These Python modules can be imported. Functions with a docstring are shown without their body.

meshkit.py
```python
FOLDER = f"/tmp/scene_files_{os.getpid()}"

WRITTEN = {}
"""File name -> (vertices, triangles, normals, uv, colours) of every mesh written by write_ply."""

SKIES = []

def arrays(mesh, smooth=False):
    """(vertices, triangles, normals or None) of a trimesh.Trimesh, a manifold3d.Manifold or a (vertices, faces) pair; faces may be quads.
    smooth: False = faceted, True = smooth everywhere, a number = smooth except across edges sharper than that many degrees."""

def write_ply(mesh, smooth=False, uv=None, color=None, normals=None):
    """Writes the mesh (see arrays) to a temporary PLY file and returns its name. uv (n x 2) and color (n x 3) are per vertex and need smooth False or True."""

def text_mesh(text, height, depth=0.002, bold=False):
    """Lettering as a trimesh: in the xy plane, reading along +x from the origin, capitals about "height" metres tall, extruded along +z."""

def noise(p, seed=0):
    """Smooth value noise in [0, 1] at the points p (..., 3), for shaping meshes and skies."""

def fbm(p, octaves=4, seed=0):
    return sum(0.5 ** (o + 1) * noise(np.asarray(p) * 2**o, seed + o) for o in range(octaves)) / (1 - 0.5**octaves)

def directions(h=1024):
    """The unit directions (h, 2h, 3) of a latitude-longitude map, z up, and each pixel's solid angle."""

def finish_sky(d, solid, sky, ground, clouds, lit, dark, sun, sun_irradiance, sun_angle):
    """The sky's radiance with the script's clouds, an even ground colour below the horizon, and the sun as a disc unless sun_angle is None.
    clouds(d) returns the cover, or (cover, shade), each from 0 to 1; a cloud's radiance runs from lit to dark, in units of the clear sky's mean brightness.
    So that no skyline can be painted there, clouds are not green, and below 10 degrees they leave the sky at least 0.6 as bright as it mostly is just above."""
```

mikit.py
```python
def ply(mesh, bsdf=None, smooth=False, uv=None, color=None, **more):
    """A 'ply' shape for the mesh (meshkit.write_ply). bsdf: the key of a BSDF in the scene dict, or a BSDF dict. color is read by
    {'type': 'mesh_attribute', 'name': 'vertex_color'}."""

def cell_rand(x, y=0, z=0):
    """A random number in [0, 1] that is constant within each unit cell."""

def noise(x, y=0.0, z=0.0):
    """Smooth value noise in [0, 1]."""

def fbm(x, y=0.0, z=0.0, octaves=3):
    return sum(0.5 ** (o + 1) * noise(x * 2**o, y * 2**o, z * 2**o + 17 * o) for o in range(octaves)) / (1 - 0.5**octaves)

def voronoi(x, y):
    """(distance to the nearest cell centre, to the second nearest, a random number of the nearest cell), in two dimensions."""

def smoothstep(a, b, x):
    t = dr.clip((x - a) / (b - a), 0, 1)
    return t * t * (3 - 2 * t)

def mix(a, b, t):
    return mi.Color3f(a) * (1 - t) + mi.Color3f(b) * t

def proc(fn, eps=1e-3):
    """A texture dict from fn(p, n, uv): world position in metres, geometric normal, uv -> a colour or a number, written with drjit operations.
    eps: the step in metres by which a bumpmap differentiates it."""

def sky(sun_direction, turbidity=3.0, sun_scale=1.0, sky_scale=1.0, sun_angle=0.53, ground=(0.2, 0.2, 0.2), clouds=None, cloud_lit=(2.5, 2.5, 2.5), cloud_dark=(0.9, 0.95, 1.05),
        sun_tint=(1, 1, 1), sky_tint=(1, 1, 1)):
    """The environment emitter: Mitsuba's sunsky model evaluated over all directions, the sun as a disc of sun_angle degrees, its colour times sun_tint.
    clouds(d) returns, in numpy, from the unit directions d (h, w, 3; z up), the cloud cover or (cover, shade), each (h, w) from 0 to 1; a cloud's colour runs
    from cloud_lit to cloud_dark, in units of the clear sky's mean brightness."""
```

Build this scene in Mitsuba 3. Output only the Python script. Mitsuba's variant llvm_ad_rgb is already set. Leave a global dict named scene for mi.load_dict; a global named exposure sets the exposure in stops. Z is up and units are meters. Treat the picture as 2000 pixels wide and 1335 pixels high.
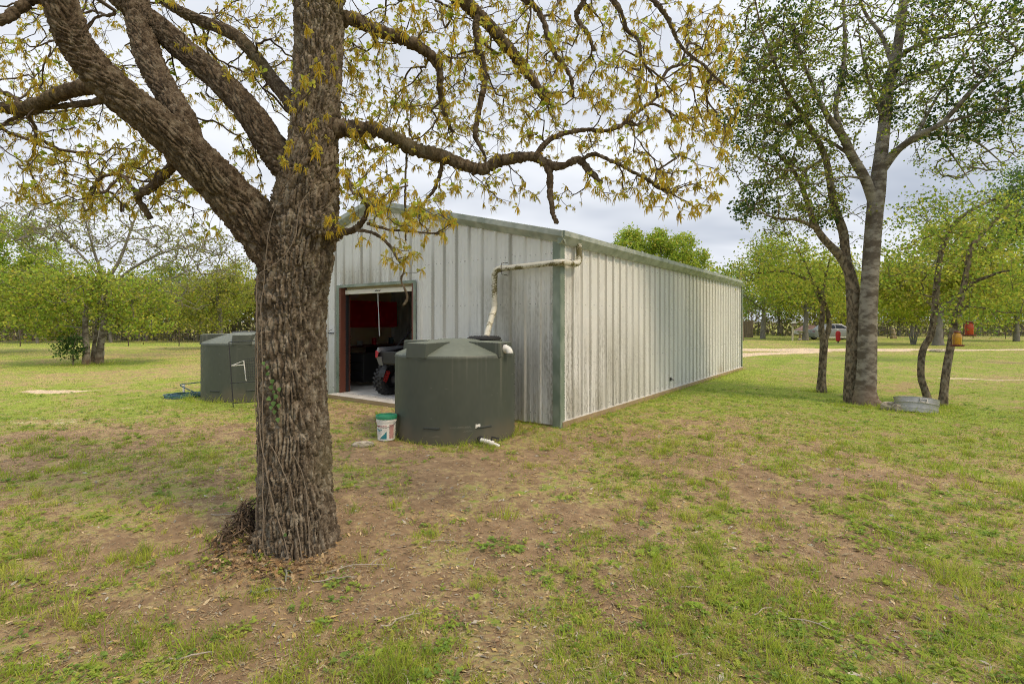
import math
import numpy as np, trimesh, manifold3d as m3, mitsuba as mi, drjit as dr
import mikit, meshkit
from scipy.spatial import cKDTree
from mikit import noise, fbm, smoothstep, mix
T = mi.ScalarTransform4f
scene, labels = {}, {}

# ------------------------------------------------------------------ camera, sky, exposure
F, CX, HY, CAMZ = 1004.0, 1000.0, 628.0, 1.67        # focal length, centre and horizon measured on the 2000 x 1335 photograph
scene['camera'] = {'type': 'perspective', 'fov': 2 * math.degrees(math.atan(1000 / F)), 'fov_axis': 'x', 'near_clip': 0.05, 'far_clip': 2000.0,
                   'principal_point_offset_x': 0.0, 'principal_point_offset_y': (667.5 - HY) / 1335.0,
                   'to_world': T().look_at(origin=[0, 0, CAMZ], target=[0, 1, CAMZ], up=[0, 0, 1])}


def clouds(d):
    e = np.maximum(d[..., 2], 0.03)
    q = np.stack([d[..., 0] / (e + 0.25), d[..., 1] / (e + 0.25), np.zeros_like(e)], -1)
    n = meshkit.fbm(q * np.array([1.1, 1.9, 1]) + [3.1, 1.7, 0], 5, 4)
    return np.ones(e.shape), np.clip((n - 0.33) * 2.6, 0, 1) * (1 - 0.5 * np.clip(1 - d[..., 2] / 0.16, 0, 1))


scene['sky'] = mikit.sky((0.52, -0.42, 0.80), turbidity=3, sun_scale=0.36, sun_angle=11, sun_tint=(1.0, 0.95, 0.88), clouds=clouds,
                         cloud_lit=(2.75, 2.85, 3.02), cloud_dark=(1.45, 1.62, 1.92), ground=(0.2, 0.18, 0.1))
exposure = 1.95

# ------------------------------------------------------------------ helpers
def add(key, mesh, bsdf, smooth=False, label=None, cat=None, group=None, kind=None, color=None, uv=None):
    scene[key] = mikit.ply(mesh, bsdf, smooth=smooth, color=color, uv=uv)
    tag(key, label, cat, group, kind)
    return key


def tag(key, label=None, cat=None, group=None, kind=None):
    d = {k: v for k, v in (('label', label), ('category', cat), ('group', group), ('kind', kind)) if v}
    if d:
        labels[key] = d


def num(base, i):
    return base if i == 0 else f'{base}_{i:03d}'


def P(px, py, D):
    return np.array([(px - CX) / F * D, D, CAMZ - (py - HY) / F * D])


def G(px, py):
    D = CAMZ * F / (py - HY)
    return np.array([(px - CX) / F * D, D])


class MB:
    """collects pieces of one mesh"""
    def __init__(s):
        s.v, s.f, s.c, s.n = [], [], [], 0

    def add(s, v, f, c=None):
        v = np.asarray(v, float); f = np.asarray(f, int)
        if f.shape[1] == 4:
            f = np.vstack([f[:, [0, 1, 2]], f[:, [0, 2, 3]]])
        s.v.append(v); s.f.append(f + s.n); s.n += len(v)
        if c is not None:
            s.c.append(np.broadcast_to(np.asarray(c, float), (len(v), 3)))
        return s

    def mesh(s, m, c=None):
        return s.add(np.array(m.vertices), np.array(m.faces), c)

    def box(s, lo, hi, c=None):
        lo, hi = np.asarray(lo, float), np.asarray(hi, float)
        m = trimesh.creation.box(extents=hi - lo); m.apply_translation((lo + hi) / 2)
        return s.mesh(m, c)

    def tube(s, p, r, sides=8, c=None, cap=True):
        v, f = tube(p, r, sides, cap)
        return s.add(v, f, c)

    def get(s):
        return np.vstack(s.v), np.vstack(s.f)

    def tm(s):
        v, f = s.get()
        return trimesh.Trimesh(v, f, process=False)

    def col(s):
        return np.vstack(s.c)


def tube(p, r, sides=8, cap=True):
    p = np.asarray(p, float); n = len(p)
    r = np.broadcast_to(np.asarray(r, float), (n,))
    t = np.gradient(p, axis=0); t /= np.linalg.norm(t, axis=1, keepdims=True) + 1e-12
    a = np.cross(t[0], [0, 0, 1.0] if abs(t[0][2]) < 0.9 else [1.0, 0, 0]); a /= np.linalg.norm(a)
    A = np.empty_like(p)
    for i in range(n):
        a = a - t[i] * (a @ t[i]); a = a / (np.linalg.norm(a) + 1e-12); A[i] = a
    B = np.cross(t, A)
    g = np.arange(sides) * 2 * np.pi / sides
    v = (p[:, None] + r[:, None, None] * (np.cos(g)[None, :, None] * A[:, None] + np.sin(g)[None, :, None] * B[:, None])).reshape(-1, 3)
    i, j = np.meshgrid(np.arange(n - 1), np.arange(sides), indexing='ij')
    q = np.stack([i * sides + j, i * sides + (j + 1) % sides, (i + 1) * sides + (j + 1) % sides, (i + 1) * sides + j], -1).reshape(-1, 4)
    f = np.vstack([q[:, [0, 1, 2]], q[:, [0, 2, 3]]])
    if cap:
        v = np.vstack([v, p[:1], p[-1:]])
        k = np.arange(sides); k2 = (k + 1) % sides; e = (n - 1) * sides
        f = np.vstack([f, np.stack([k2, k, k * 0 + n * sides], 1), np.stack([e + k, e + k2, k * 0 + n * sides + 1], 1)])
    return v, f


def spline(p, step):
    """Catmull-Rom through the rows of p (any number of columns), resampled at about the step"""
    p = np.asarray(p, float)
    if len(p) < 3:
        n = max(2, int(np.linalg.norm(p[-1][:3] - p[0][:3]) / step) + 1)
        return p[0] + (p[-1] - p[0]) * np.linspace(0, 1, n)[:, None]
    q = np.vstack([2 * p[0] - p[1], p, 2 * p[-1] - p[-2]])
    out = []
    for i in range(1, len(q) - 2):
        n = max(1, int(np.ceil(np.linalg.norm(q[i + 1][:3] - q[i][:3]) / step)))
        u = np.arange(n)[:, None] / n
        out.append(0.5 * (2 * q[i] + (q[i + 1] - q[i - 1]) * u + (2 * q[i - 1] - 5 * q[i] + 4 * q[i + 1] - q[i + 2]) * u ** 2 + (3 * q[i] - q[i - 1] - 3 * q[i + 1] + q[i + 2]) * u ** 3))
    return np.vstack(out + [p[-1:]])


def lathe(prof, sections=48):
    return trimesh.creation.revolve(np.asarray(prof, float), sections=sections)


def rbox(lo, hi, r=0.01):
    """rounded box as a trimesh"""
    lo, hi = np.asarray(lo, float), np.asarray(hi, float)
    s = m3.Manifold.sphere(r, 12)
    m = m3.Manifold.batch_hull([s.translate([x, y, z]) for x in (lo[0] + r, hi[0] - r) for y in (lo[1] + r, hi[1] - r) for z in (lo[2] + r, hi[2] - r)]).to_mesh()
    return trimesh.Trimesh(m.vert_properties[:, :3], m.tri_verts, process=False)


def man(m):
    a = m.to_mesh()
    return trimesh.Trimesh(a.vert_properties[:, :3], a.tri_verts, process=False)


def moved(m, mat):
    v = np.array(m.vertices) @ mat[:3, :3].T + mat[:3, 3]
    return trimesh.Trimesh(v, np.array(m.faces), process=False)


def frame(x, y, z=0.0, ang=0.0):
    c, s = math.cos(ang), math.sin(ang)
    return np.array([[c, -s, 0, x], [s, c, 0, y], [0, 0, 1, z], [0, 0, 0, 1]], float)


def T4(m):
    return T(np.asarray(m, float).tolist())

# ------------------------------------------------------------------ materials
def solid(key, rgb, rough=0.6, metallic=0.0, **more):
    scene[key] = {'type': 'twosided', 'bsdf': {'type': 'principled', 'base_color': {'type': 'rgb', 'value': list(rgb)}, 'roughness': rough, 'metallic': metallic, **more}}


def textured(key, fn, rough=0.8, bump=None, **more):
    b = {'type': 'principled', 'base_color': mikit.proc(fn), 'roughness': rough, **more}
    if bump:
        b = {'type': 'bumpmap', 'arbitrary': mikit.proc(bump[0], eps=bump[2]), 'scale': bump[1], 'bsdf': b}
    scene[key] = {'type': 'twosided', 'bsdf': b}


# generic vertex-coloured surfaces: twigs, litter, dead leaves
scene['vertex_paint'] = {'type': 'twosided', 'bsdf': {'type': 'principled', 'base_color': {'type': 'mesh_attribute', 'name': 'vertex_color'}, 'roughness': 0.85, 'specular': 0.25}}
scene['leaf'] = {'type': 'principledthin', 'base_color': {'type': 'mesh_attribute', 'name': 'vertex_color'}, 'roughness': 0.55, 'diff_trans': 1.1, 'spec_trans': 0.0, 'eta': 1.3}

SC, SU = np.array([0.75, 8.1]), np.array([0.592, 0.806])       # shed corner; direction of its long side
SX = np.array([SU[1], -SU[0]])


def wall_fn(p, n, uv):
    lx = (p.x - 0.75) * 0.806 - (p.y - 8.1) * 0.592
    ly = (p.x - 0.75) * 0.592 + (p.y - 8.1) * 0.806
    t = lx + ly
    st = noise(t * 23.0, p.z * 0.45, 3.0) * 0.62 + noise(t * 7.0, p.z * 0.3, 9.0) * 0.38   # streaks that run down the sheet
    fine = noise(t * 60.0, p.z * 22.0, 5.0)
    # algae: strongest low on the sheets near the front corner and over the door head
    low = smoothstep(2.25, 1.2, p.z + 0.5 * noise(t * 5.0, 1.0, 2.0))
    near = smoothstep(5.2, 1.2, ly) * smoothstep(-0.4, 0.4, lx + 0.2)
    gab = smoothstep(-2.3, -0.9, lx) * smoothstep(-0.9, -0.3, lx * 0.1 - ly) * smoothstep(2.6, 2.2, p.z)
    head = smoothstep(-5.85, -5.5, lx) * smoothstep(-3.2, -3.5, lx) * smoothstep(3.1, 2.45, p.z) * smoothstep(0.2, 0.05, ly)
    foot = smoothstep(0.55, 0.1, p.z) * 0.35
    rust = smoothstep(0.5, 0.12, p.z) * smoothstep(0.5, 0.1, dr.abs(ly - 9.5))
    amt = dr.clip(0.03 + 0.40 * low * near + 0.25 * gab + 0.30 * head + foot * 0.3, 0, 0.62)
    thin = noise(t * 52.0, p.z * 0.9, 8.0)
    dirt = dr.clip(amt * 2.1, 0, 1) * smoothstep(0.26, 0.60, st * 0.55 + thin * 0.45) * (0.45 + 0.55 * smoothstep(0.25, 0.7, fine)) * 0.85
    base = mix((0.70, 0.71, 0.69), (0.78, 0.785, 0.76), noise(t * 1.09, 0.5, p.z * 0.2))
    base = base * (0.95 + 0.05 * noise(t * 3.0, p.z * 1.4, 7.0))
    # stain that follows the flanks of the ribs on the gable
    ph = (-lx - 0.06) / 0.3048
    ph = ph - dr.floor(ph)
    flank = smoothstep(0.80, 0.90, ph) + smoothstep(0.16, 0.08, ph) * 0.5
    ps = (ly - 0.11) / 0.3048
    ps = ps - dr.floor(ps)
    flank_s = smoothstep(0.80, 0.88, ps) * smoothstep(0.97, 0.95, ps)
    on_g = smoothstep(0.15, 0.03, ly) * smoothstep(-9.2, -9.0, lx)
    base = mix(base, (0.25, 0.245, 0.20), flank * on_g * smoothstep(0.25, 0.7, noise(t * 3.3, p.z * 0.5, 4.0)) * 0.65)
    base = mix(base, (0.27, 0.255, 0.19), flank_s * (1 - on_g) * (0.20 + 0.40 * noise(t * 3.3, p.z * 0.5, 4.0)))  # side wall ribs: grime and the shading of the near flank, both in the colour
    film = smoothstep(0.35, 0.7, noise(t * 2.1, p.z * 0.7, 12.0)) * dr.clip(low * near + gab + head, 0, 1)
    base = mix(base, (0.40, 0.385, 0.32), film * 0.55)
    c = mix(base, (0.17, 0.16, 0.115), dirt * 0.75)
    return mix(c, (0.33, 0.23, 0.08), rust * 0.55 * st)


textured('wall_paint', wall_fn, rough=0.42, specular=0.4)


def trim_fn(p, n, uv):
    k = fbm(p.x * 9.0, p.y * 9.0, p.z * 4.0)
    return mix((0.165, 0.215, 0.165), (0.25, 0.30, 0.245), smoothstep(0.3, 0.75, k))


textured('trim_paint', trim_fn, rough=0.4)


def gutter_fn(p, n, uv):
    k = fbm(p.x * 7.0, p.y * 7.0, p.z * 5.0)
    return mix((0.26, 0.30, 0.255), (0.42, 0.455, 0.41), smoothstep(0.25, 0.75, k))


textured('gutter_paint', gutter_fn, rough=0.45)


def conc_fn(p, n, uv):
    k = fbm(p.x * 6.0, p.y * 6.0, p.z * 9.0, 4)
    side = smoothstep(0.5, 0.2, dr.abs(n.z))
    return mix(mix((0.40, 0.38, 0.34), (0.56, 0.54, 0.50), k), mix((0.24, 0.17, 0.09), (0.40, 0.31, 0.18), k), side)


textured('concrete', conc_fn, rough=0.9)


def tank_fn(p, n, uv):
    k = fbm(p.x * 3.0, p.y * 3.0, p.z * 1.2, 4)
    f = noise(p.x * 40.0, p.y * 40.0, p.z * 14.0)
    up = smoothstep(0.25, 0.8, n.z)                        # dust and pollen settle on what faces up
    foot = smoothstep(0.35, 0.02, p.z + 0.25 * (noise(p.x * 9.0, p.y * 9.0, 0.0) - 0.5))
    c = mix((0.047, 0.058, 0.047), (0.083, 0.096, 0.075), k * 0.8 + f * 0.2)
    drip = noise(p.x * 26.0, p.y * 26.0, p.z * 0.9) * noise(p.x * 7.0 + 4.0, p.y * 7.0, p.z * 0.5)
    c = mix(c, (0.15, 0.155, 0.125), smoothstep(0.30, 0.62, drip) * 0.55 * smoothstep(0.2, 1.1, p.z))
    scuff = smoothstep(0.74, 0.80, fbm(p.x * 5.0 + 9.0, p.y * 5.0, p.z * 17.0, 4))
    c = mix(c, (0.19, 0.19, 0.16), scuff * 0.4)
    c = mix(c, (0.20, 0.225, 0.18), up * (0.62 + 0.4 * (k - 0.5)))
    return mix(c, (0.17, 0.13, 0.085), foot * 0.4)


textured('tank_plastic', tank_fn, rough=0.5, specular=0.45)


def pvc_fn(p, n, uv):
    k = fbm(p.x * 9.0, p.y * 9.0, p.z * 5.0, 3) + 0.5 * (noise(p.x * 50.0, p.y * 50.0, p.z * 50.0) - 0.5)
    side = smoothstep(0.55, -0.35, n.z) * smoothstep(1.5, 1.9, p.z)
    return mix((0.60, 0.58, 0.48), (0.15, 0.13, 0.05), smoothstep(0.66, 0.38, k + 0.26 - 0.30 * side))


textured('pvc', pvc_fn, rough=0.35)


def bark_fn(p, n, uv):
    k = fbm(p.x * 38.0, p.y * 38.0, p.z * 14.0, 3)
    g = noise(p.x * 2.4, p.y * 2.4, p.z * 1.6)
    f = noise(p.x * 160.0, p.y * 160.0, p.z * 90.0)
    c = mix((0.085, 0.066, 0.046), (0.27, 0.222, 0.163), smoothstep(0.25, 0.8, k * 0.7 + f * 0.3))
    c = mix(c, (0.33, 0.31, 0.25), smoothstep(0.5, 0.75, k) * 0.45)
    return mix(c, (0.13, 0.125, 0.055), smoothstep(0.55, 0.85, g) * 0.4)


textured('oak_bark', bark_fn, rough=0.95, specular=0.15)


def limb_fn(p, n, uv):
    return bark_fn(p, n, uv) * mi.Color3f(0.62, 0.58, 0.53)  # limb bark browner than the trunk, with shade from below painted in


textured('shaded_limb_bark', limb_fn, rough=0.95, specular=0.12)


def pale_fn(p, n, uv):
    a = fbm(p.x * 6.0, p.y * 6.0, p.z * 9.0, 5)
    b = fbm(p.x * 15.0 + 7.0, p.y * 15.0, p.z * 24.0, 5)
    c = mix((0.12, 0.10, 0.078), (0.29, 0.265, 0.225), smoothstep(0.35, 0.62, a))
    c = mix(c, (0.08, 0.065, 0.048), smoothstep(0.46, 0.74, b) * 0.5)
    return mix(c, (0.17, 0.10, 0.06), smoothstep(0.55, 0.1, p.z) * 0.5)


textured('pale_bark', pale_fn, rough=0.9, specular=0.2, bump=(lambda p, n, uv: fbm(p.x * 26.0, p.y * 26.0, p.z * 44.0, 3), 0.012, 0.004))


def dark_fn(p, n, uv):
    a = fbm(p.x * 30.0, p.y * 30.0, p.z * 13.0, 3)
    l = fbm(p.x * 13.0 + 3.0, p.y * 13.0, p.z * 10.0, 4)
    c = mix((0.08, 0.064, 0.046), (0.27, 0.215, 0.15), smoothstep(0.3, 0.75, a))
    return mix(c, (0.31, 0.285, 0.22), smoothstep(0.48, 0.74, l) * 0.5)


textured('dark_bark', dark_fn, rough=0.95, specular=0.15, bump=(lambda p, n, uv: fbm(p.x * 34.0, p.y * 34.0, p.z * 13.0, 3), 0.02, 0.004))


def galv_fn(p, n, uv):
    k = fbm(p.x * 18.0, p.y * 18.0, p.z * 18.0, 3)
    return mix((0.30, 0.30, 0.29), (0.48, 0.48, 0.47), k)


textured('galvanised', galv_fn, rough=0.42, metallic=0.55)


def wood_fn(p, n, uv):
    k = fbm(p.x * 14.0, p.y * 14.0, p.z * 1.5, 3)
    return mix((0.13, 0.10, 0.07), (0.27, 0.225, 0.17), k)


textured('weathered_wood', wood_fn, rough=0.9)


def stone_fn(p, n, uv):
    k = fbm(p.x * 22.0, p.y * 22.0, p.z * 22.0, 4)
    return mix((0.20, 0.17, 0.12), (0.50, 0.44, 0.34), smoothstep(0.25, 0.75, k))


textured('stone', stone_fn, rough=0.95)

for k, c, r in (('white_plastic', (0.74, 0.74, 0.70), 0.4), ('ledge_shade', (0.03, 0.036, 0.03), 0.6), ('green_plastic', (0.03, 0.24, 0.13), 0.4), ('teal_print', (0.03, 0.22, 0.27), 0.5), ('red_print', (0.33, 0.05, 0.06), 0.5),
                ('grey_print', (0.30, 0.30, 0.31), 0.5), ('pink_print', (0.52, 0.30, 0.28), 0.5), ('black_plastic', (0.022, 0.022, 0.022), 0.5), ('black_metal', (0.03, 0.03, 0.034), 0.45), ('rubber', (0.035, 0.035, 0.036), 0.75),
                ('red_lacquer', (0.78, 0.016, 0.03), 0.35), ('red_oxide', (0.16, 0.055, 0.035), 0.55), ('grey_plastic', (0.17, 0.175, 0.19), 0.4), ('insulation', (0.90, 0.76, 0.48), 0.9),
                ('drywall', (0.40, 0.40, 0.41), 0.9), ('beige_paint', (0.52, 0.47, 0.36), 0.5), ('pale_print', (0.78, 0.77, 0.72), 0.5), ('cord', (0.55, 0.55, 0.52), 0.7), ('hose_blue', (0.035, 0.10, 0.14), 0.35), ('hose_green', (0.03, 0.13, 0.09), 0.35),
                ('red_glass', (0.42, 0.06, 0.01), 0.15), ('amber_glass', (0.46, 0.24, 0.02), 0.15), ('maroon_plastic', (0.12, 0.025, 0.02), 0.35), ('red_cloth', (0.45, 0.02, 0.02), 0.7), ('tail_lamp', (0.40, 0.02, 0.03), 0.2),
                ('car_window', (0.02, 0.024, 0.03), 0.08), ('rope', (0.16, 0.135, 0.10), 0.9), ('chrome', (0.55, 0.55, 0.55), 0.2), ('white_paint', (0.75, 0.74, 0.70), 0.45)):
    solid(k, c, r)
solid('car_paint', (0.34, 0.36, 0.39), 0.3, 0.4, clearcoat=0.6)

# ------------------------------------------------------------------ ground
def seg(x, y, pts):
    """distance from the points to a polyline"""
    d = np.full(x.shape, 1e9)
    for (ax, ay), (bx, by) in zip(pts[:-1], pts[1:]):
        ux, uy = bx - ax, by - ay
        t = np.clip(((x - ax) * ux + (y - ay) * uy) / (ux * ux + uy * uy), 0, 1)
        d = np.minimum(d, np.hypot(x - ax - t * ux, y - ay - t * uy))
    return d


def sst(a, b, x):
    t = np.clip((x - a) / (b - a), 0, 1)
    return t * t * (3 - 2 * t)


def N2(x, y, s, seed=0, o=4):
    return meshkit.fbm(np.stack([x * s, y * s, np.zeros_like(x)], -1), o, seed)


OAK = np.array([-1.55, 3.82])
TRACKS = [[G(0, 905), G(300, 868), G(520, 850)], [G(0, 860), G(240, 845), G(420, 842)], [G(660, 985), G(830, 945), G(1010, 900), G(1240, 850)], [G(690, 890), G(900, 905), G(1090, 875), G(1240, 848)],
          [G(800, 1000), G(1050, 1040), G(1240, 1000)], [G(640, 850), G(720, 900)], [G(1230, 905), G(1420, 870), G(1560, 850)], [G(1200, 1000), G(1500, 940), G(1700, 905)]]


def ground_masks(x, y):
    """green cover, bare earth and pale sand at the points, each 0 to 1"""
    wx, wy = x + 0.9 * (N2(x, y, 0.9, 11) - 0.5), y + 0.9 * (N2(x, y, 0.9, 12) - 0.5)
    big, mid, small = N2(x, y, 0.33, 1), N2(x, y, 1.3, 2), N2(x, y, 4.5, 3)
    dist = np.hypot(x, y)
    bare = sst(0.46, 0.66, mid * 0.55 + big * 0.45) * sst(14, 7, dist)
    bare = np.maximum(bare, sst(1.9, 0.5, np.hypot(wx - OAK[0] + 0.25, wy - OAK[1] + 0.1)))
    for k, t in enumerate(TRACKS):
        bare = np.maximum(bare, sst(0.62, 0.12, seg(wx, wy, t)) * (0.95 if k < 6 else 0.6) * sst(0.2, 0.5, mid + 0.1))
    lx, ly = (x - SC[0]) * SX[0] + (y - SC[1]) * SX[1], (x - SC[0]) * SU[0] + (y - SC[1]) * SU[1]
    ring = sst(0.9, 0.25, np.abs(ly + 0.9)) * sst(-6, -4.5, lx) * sst(-2.0, -2.6, lx)
    bare = np.maximum(bare, ring * 0.7)
    cover = sst(0.30, 0.62, 0.45 * big + 0.3 * mid + 0.25 * small + 0.04)
    lush = sst(2.8, 0.6, np.hypot((wx - 7.0) / 1.5, (wy - 7.6) / 0.9)) + sst(2.2, 0.5, np.hypot((wx - 6.4) / 1.1, (wy - 10.6) / 0.7)) * 0.7
    lush = lush + sst(1.5, 0.3, np.hypot((wx + 5.9) / 1.6, (wy - 10.3) / 0.5)) + sst(1.5, 0.4, np.hypot((wx - 4.6), (wy - 4.2))) * 0.7 + sst(3.0, 1.0, np.hypot((wx + 16) / 1.4, (wy - 19.4) / 0.8)) * 0.8
    lush = lush + sst(0.55, 0.1, np.abs(lx - 0.45)) * sst(-0.3, 0.2, ly) * 0.6
    lush = lush + sst(33.5, 36.0, y) * sst(44, 39, y) * (x < 0)
    bare = 0.85 * bare * (1 - 0.75 * np.clip(lush, 0, 1))
    cover = np.clip(cover + 0.22 * sst(0.8, 3.5, x) * sst(14, 9, dist), 0, 1)
    cover = np.clip(cover * (1 - 0.85 * bare) + 0.75 * np.clip(lush, 0, 1), 0, 1)
    sand = 0.8 * sst(1.0, 0.45, np.hypot((wx + 10.9) / 1.25, (wy - 12.5) / 0.42)) + 0.3 * sst(1.0, 0.4, np.hypot((wx + 7.7) / 0.8, (wy - 9.9) / 0.3)) + 0.32 * sst(1.0, 0.4, np.hypot((wx + 7.5) / 1.6, (wy - 8.3) / 0.45))
    sand = sand + 0.5 * sst(1.0, 0.4, np.hypot((wx + 8.5) / 1.5, (wy - 16.8) / 0.4))
    road = sst(1.15, 0.75, np.abs(wy - 30.2 - 0.02 * x)) * sst(9, 11, x)
    fan = sst(1.6, 1.1, seg(wx, wy, [(22, 30.5), (14.0, 31.0), (8, 32.0)])) + sst(0.85, 0.5, seg(wx, wy, [(17.5, 29.4), (12.6, 26.6), (8.5, 22.5)]))
    sand = np.clip(sand + road + fan + 0.8 * sst(0.16, 0.05, seg(wx, wy, [(12.6, 15.0), (14.4, 14.7), (19, 14.2)])), 0, 1)
    far = sst(11, 20, dist)
    cover = cover * (1 - far) + far * np.clip(0.36 + 1.0 * (big - 0.5) + 0.9 * (mid - 0.5) + 0.7 * (small - 0.5) - 0.16 * sst(0, -6, x) + 0.5 * np.clip(lush, 0, 1), 0, 1)
    return np.clip(cover * (1 - sand), 0, 1), np.clip(bare, 0, 1), sand


def gz(x, y):
    x, y = np.asarray(x, float), np.asarray(y, float)
    lx, ly = (x - SC[0]) * SX[0] + (y - SC[1]) * SX[1], (x - SC[0]) * SU[0] + (y - SC[1]) * SU[1]
    inside = sst(-0.1, -0.6, np.maximum(np.maximum(lx, -9 - lx), np.maximum(-ly, ly - 12.3)))
    near = sst(1.2, 0.1, np.maximum(np.maximum(lx, -9 - lx), np.maximum(-ly, ly - 12.3)))
    wall = 0.0 * near
    h = 0.10 * (N2(x, y, 0.25, 21, 2) - 0.5) + 0.035 * (N2(x, y, 1.6, 22, 3) - 0.5)
    mound = 0.02 * np.exp(-(np.hypot(x - OAK[0], y - OAK[1]) / 0.55) ** 2) + 0.13 * np.exp(-(np.hypot(x - OAK[0] + 0.42, y - OAK[1] + 0.05) / 0.24) ** 2)
    return (h * (1 - inside) * (1 - near) + wall * (1 - inside) - 0.12 * inside) * sst(300, 60, np.hypot(x, y)) + mound


def g1(x, y):
    return float(gz(np.array([x]), np.array([y]))[0])


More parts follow.
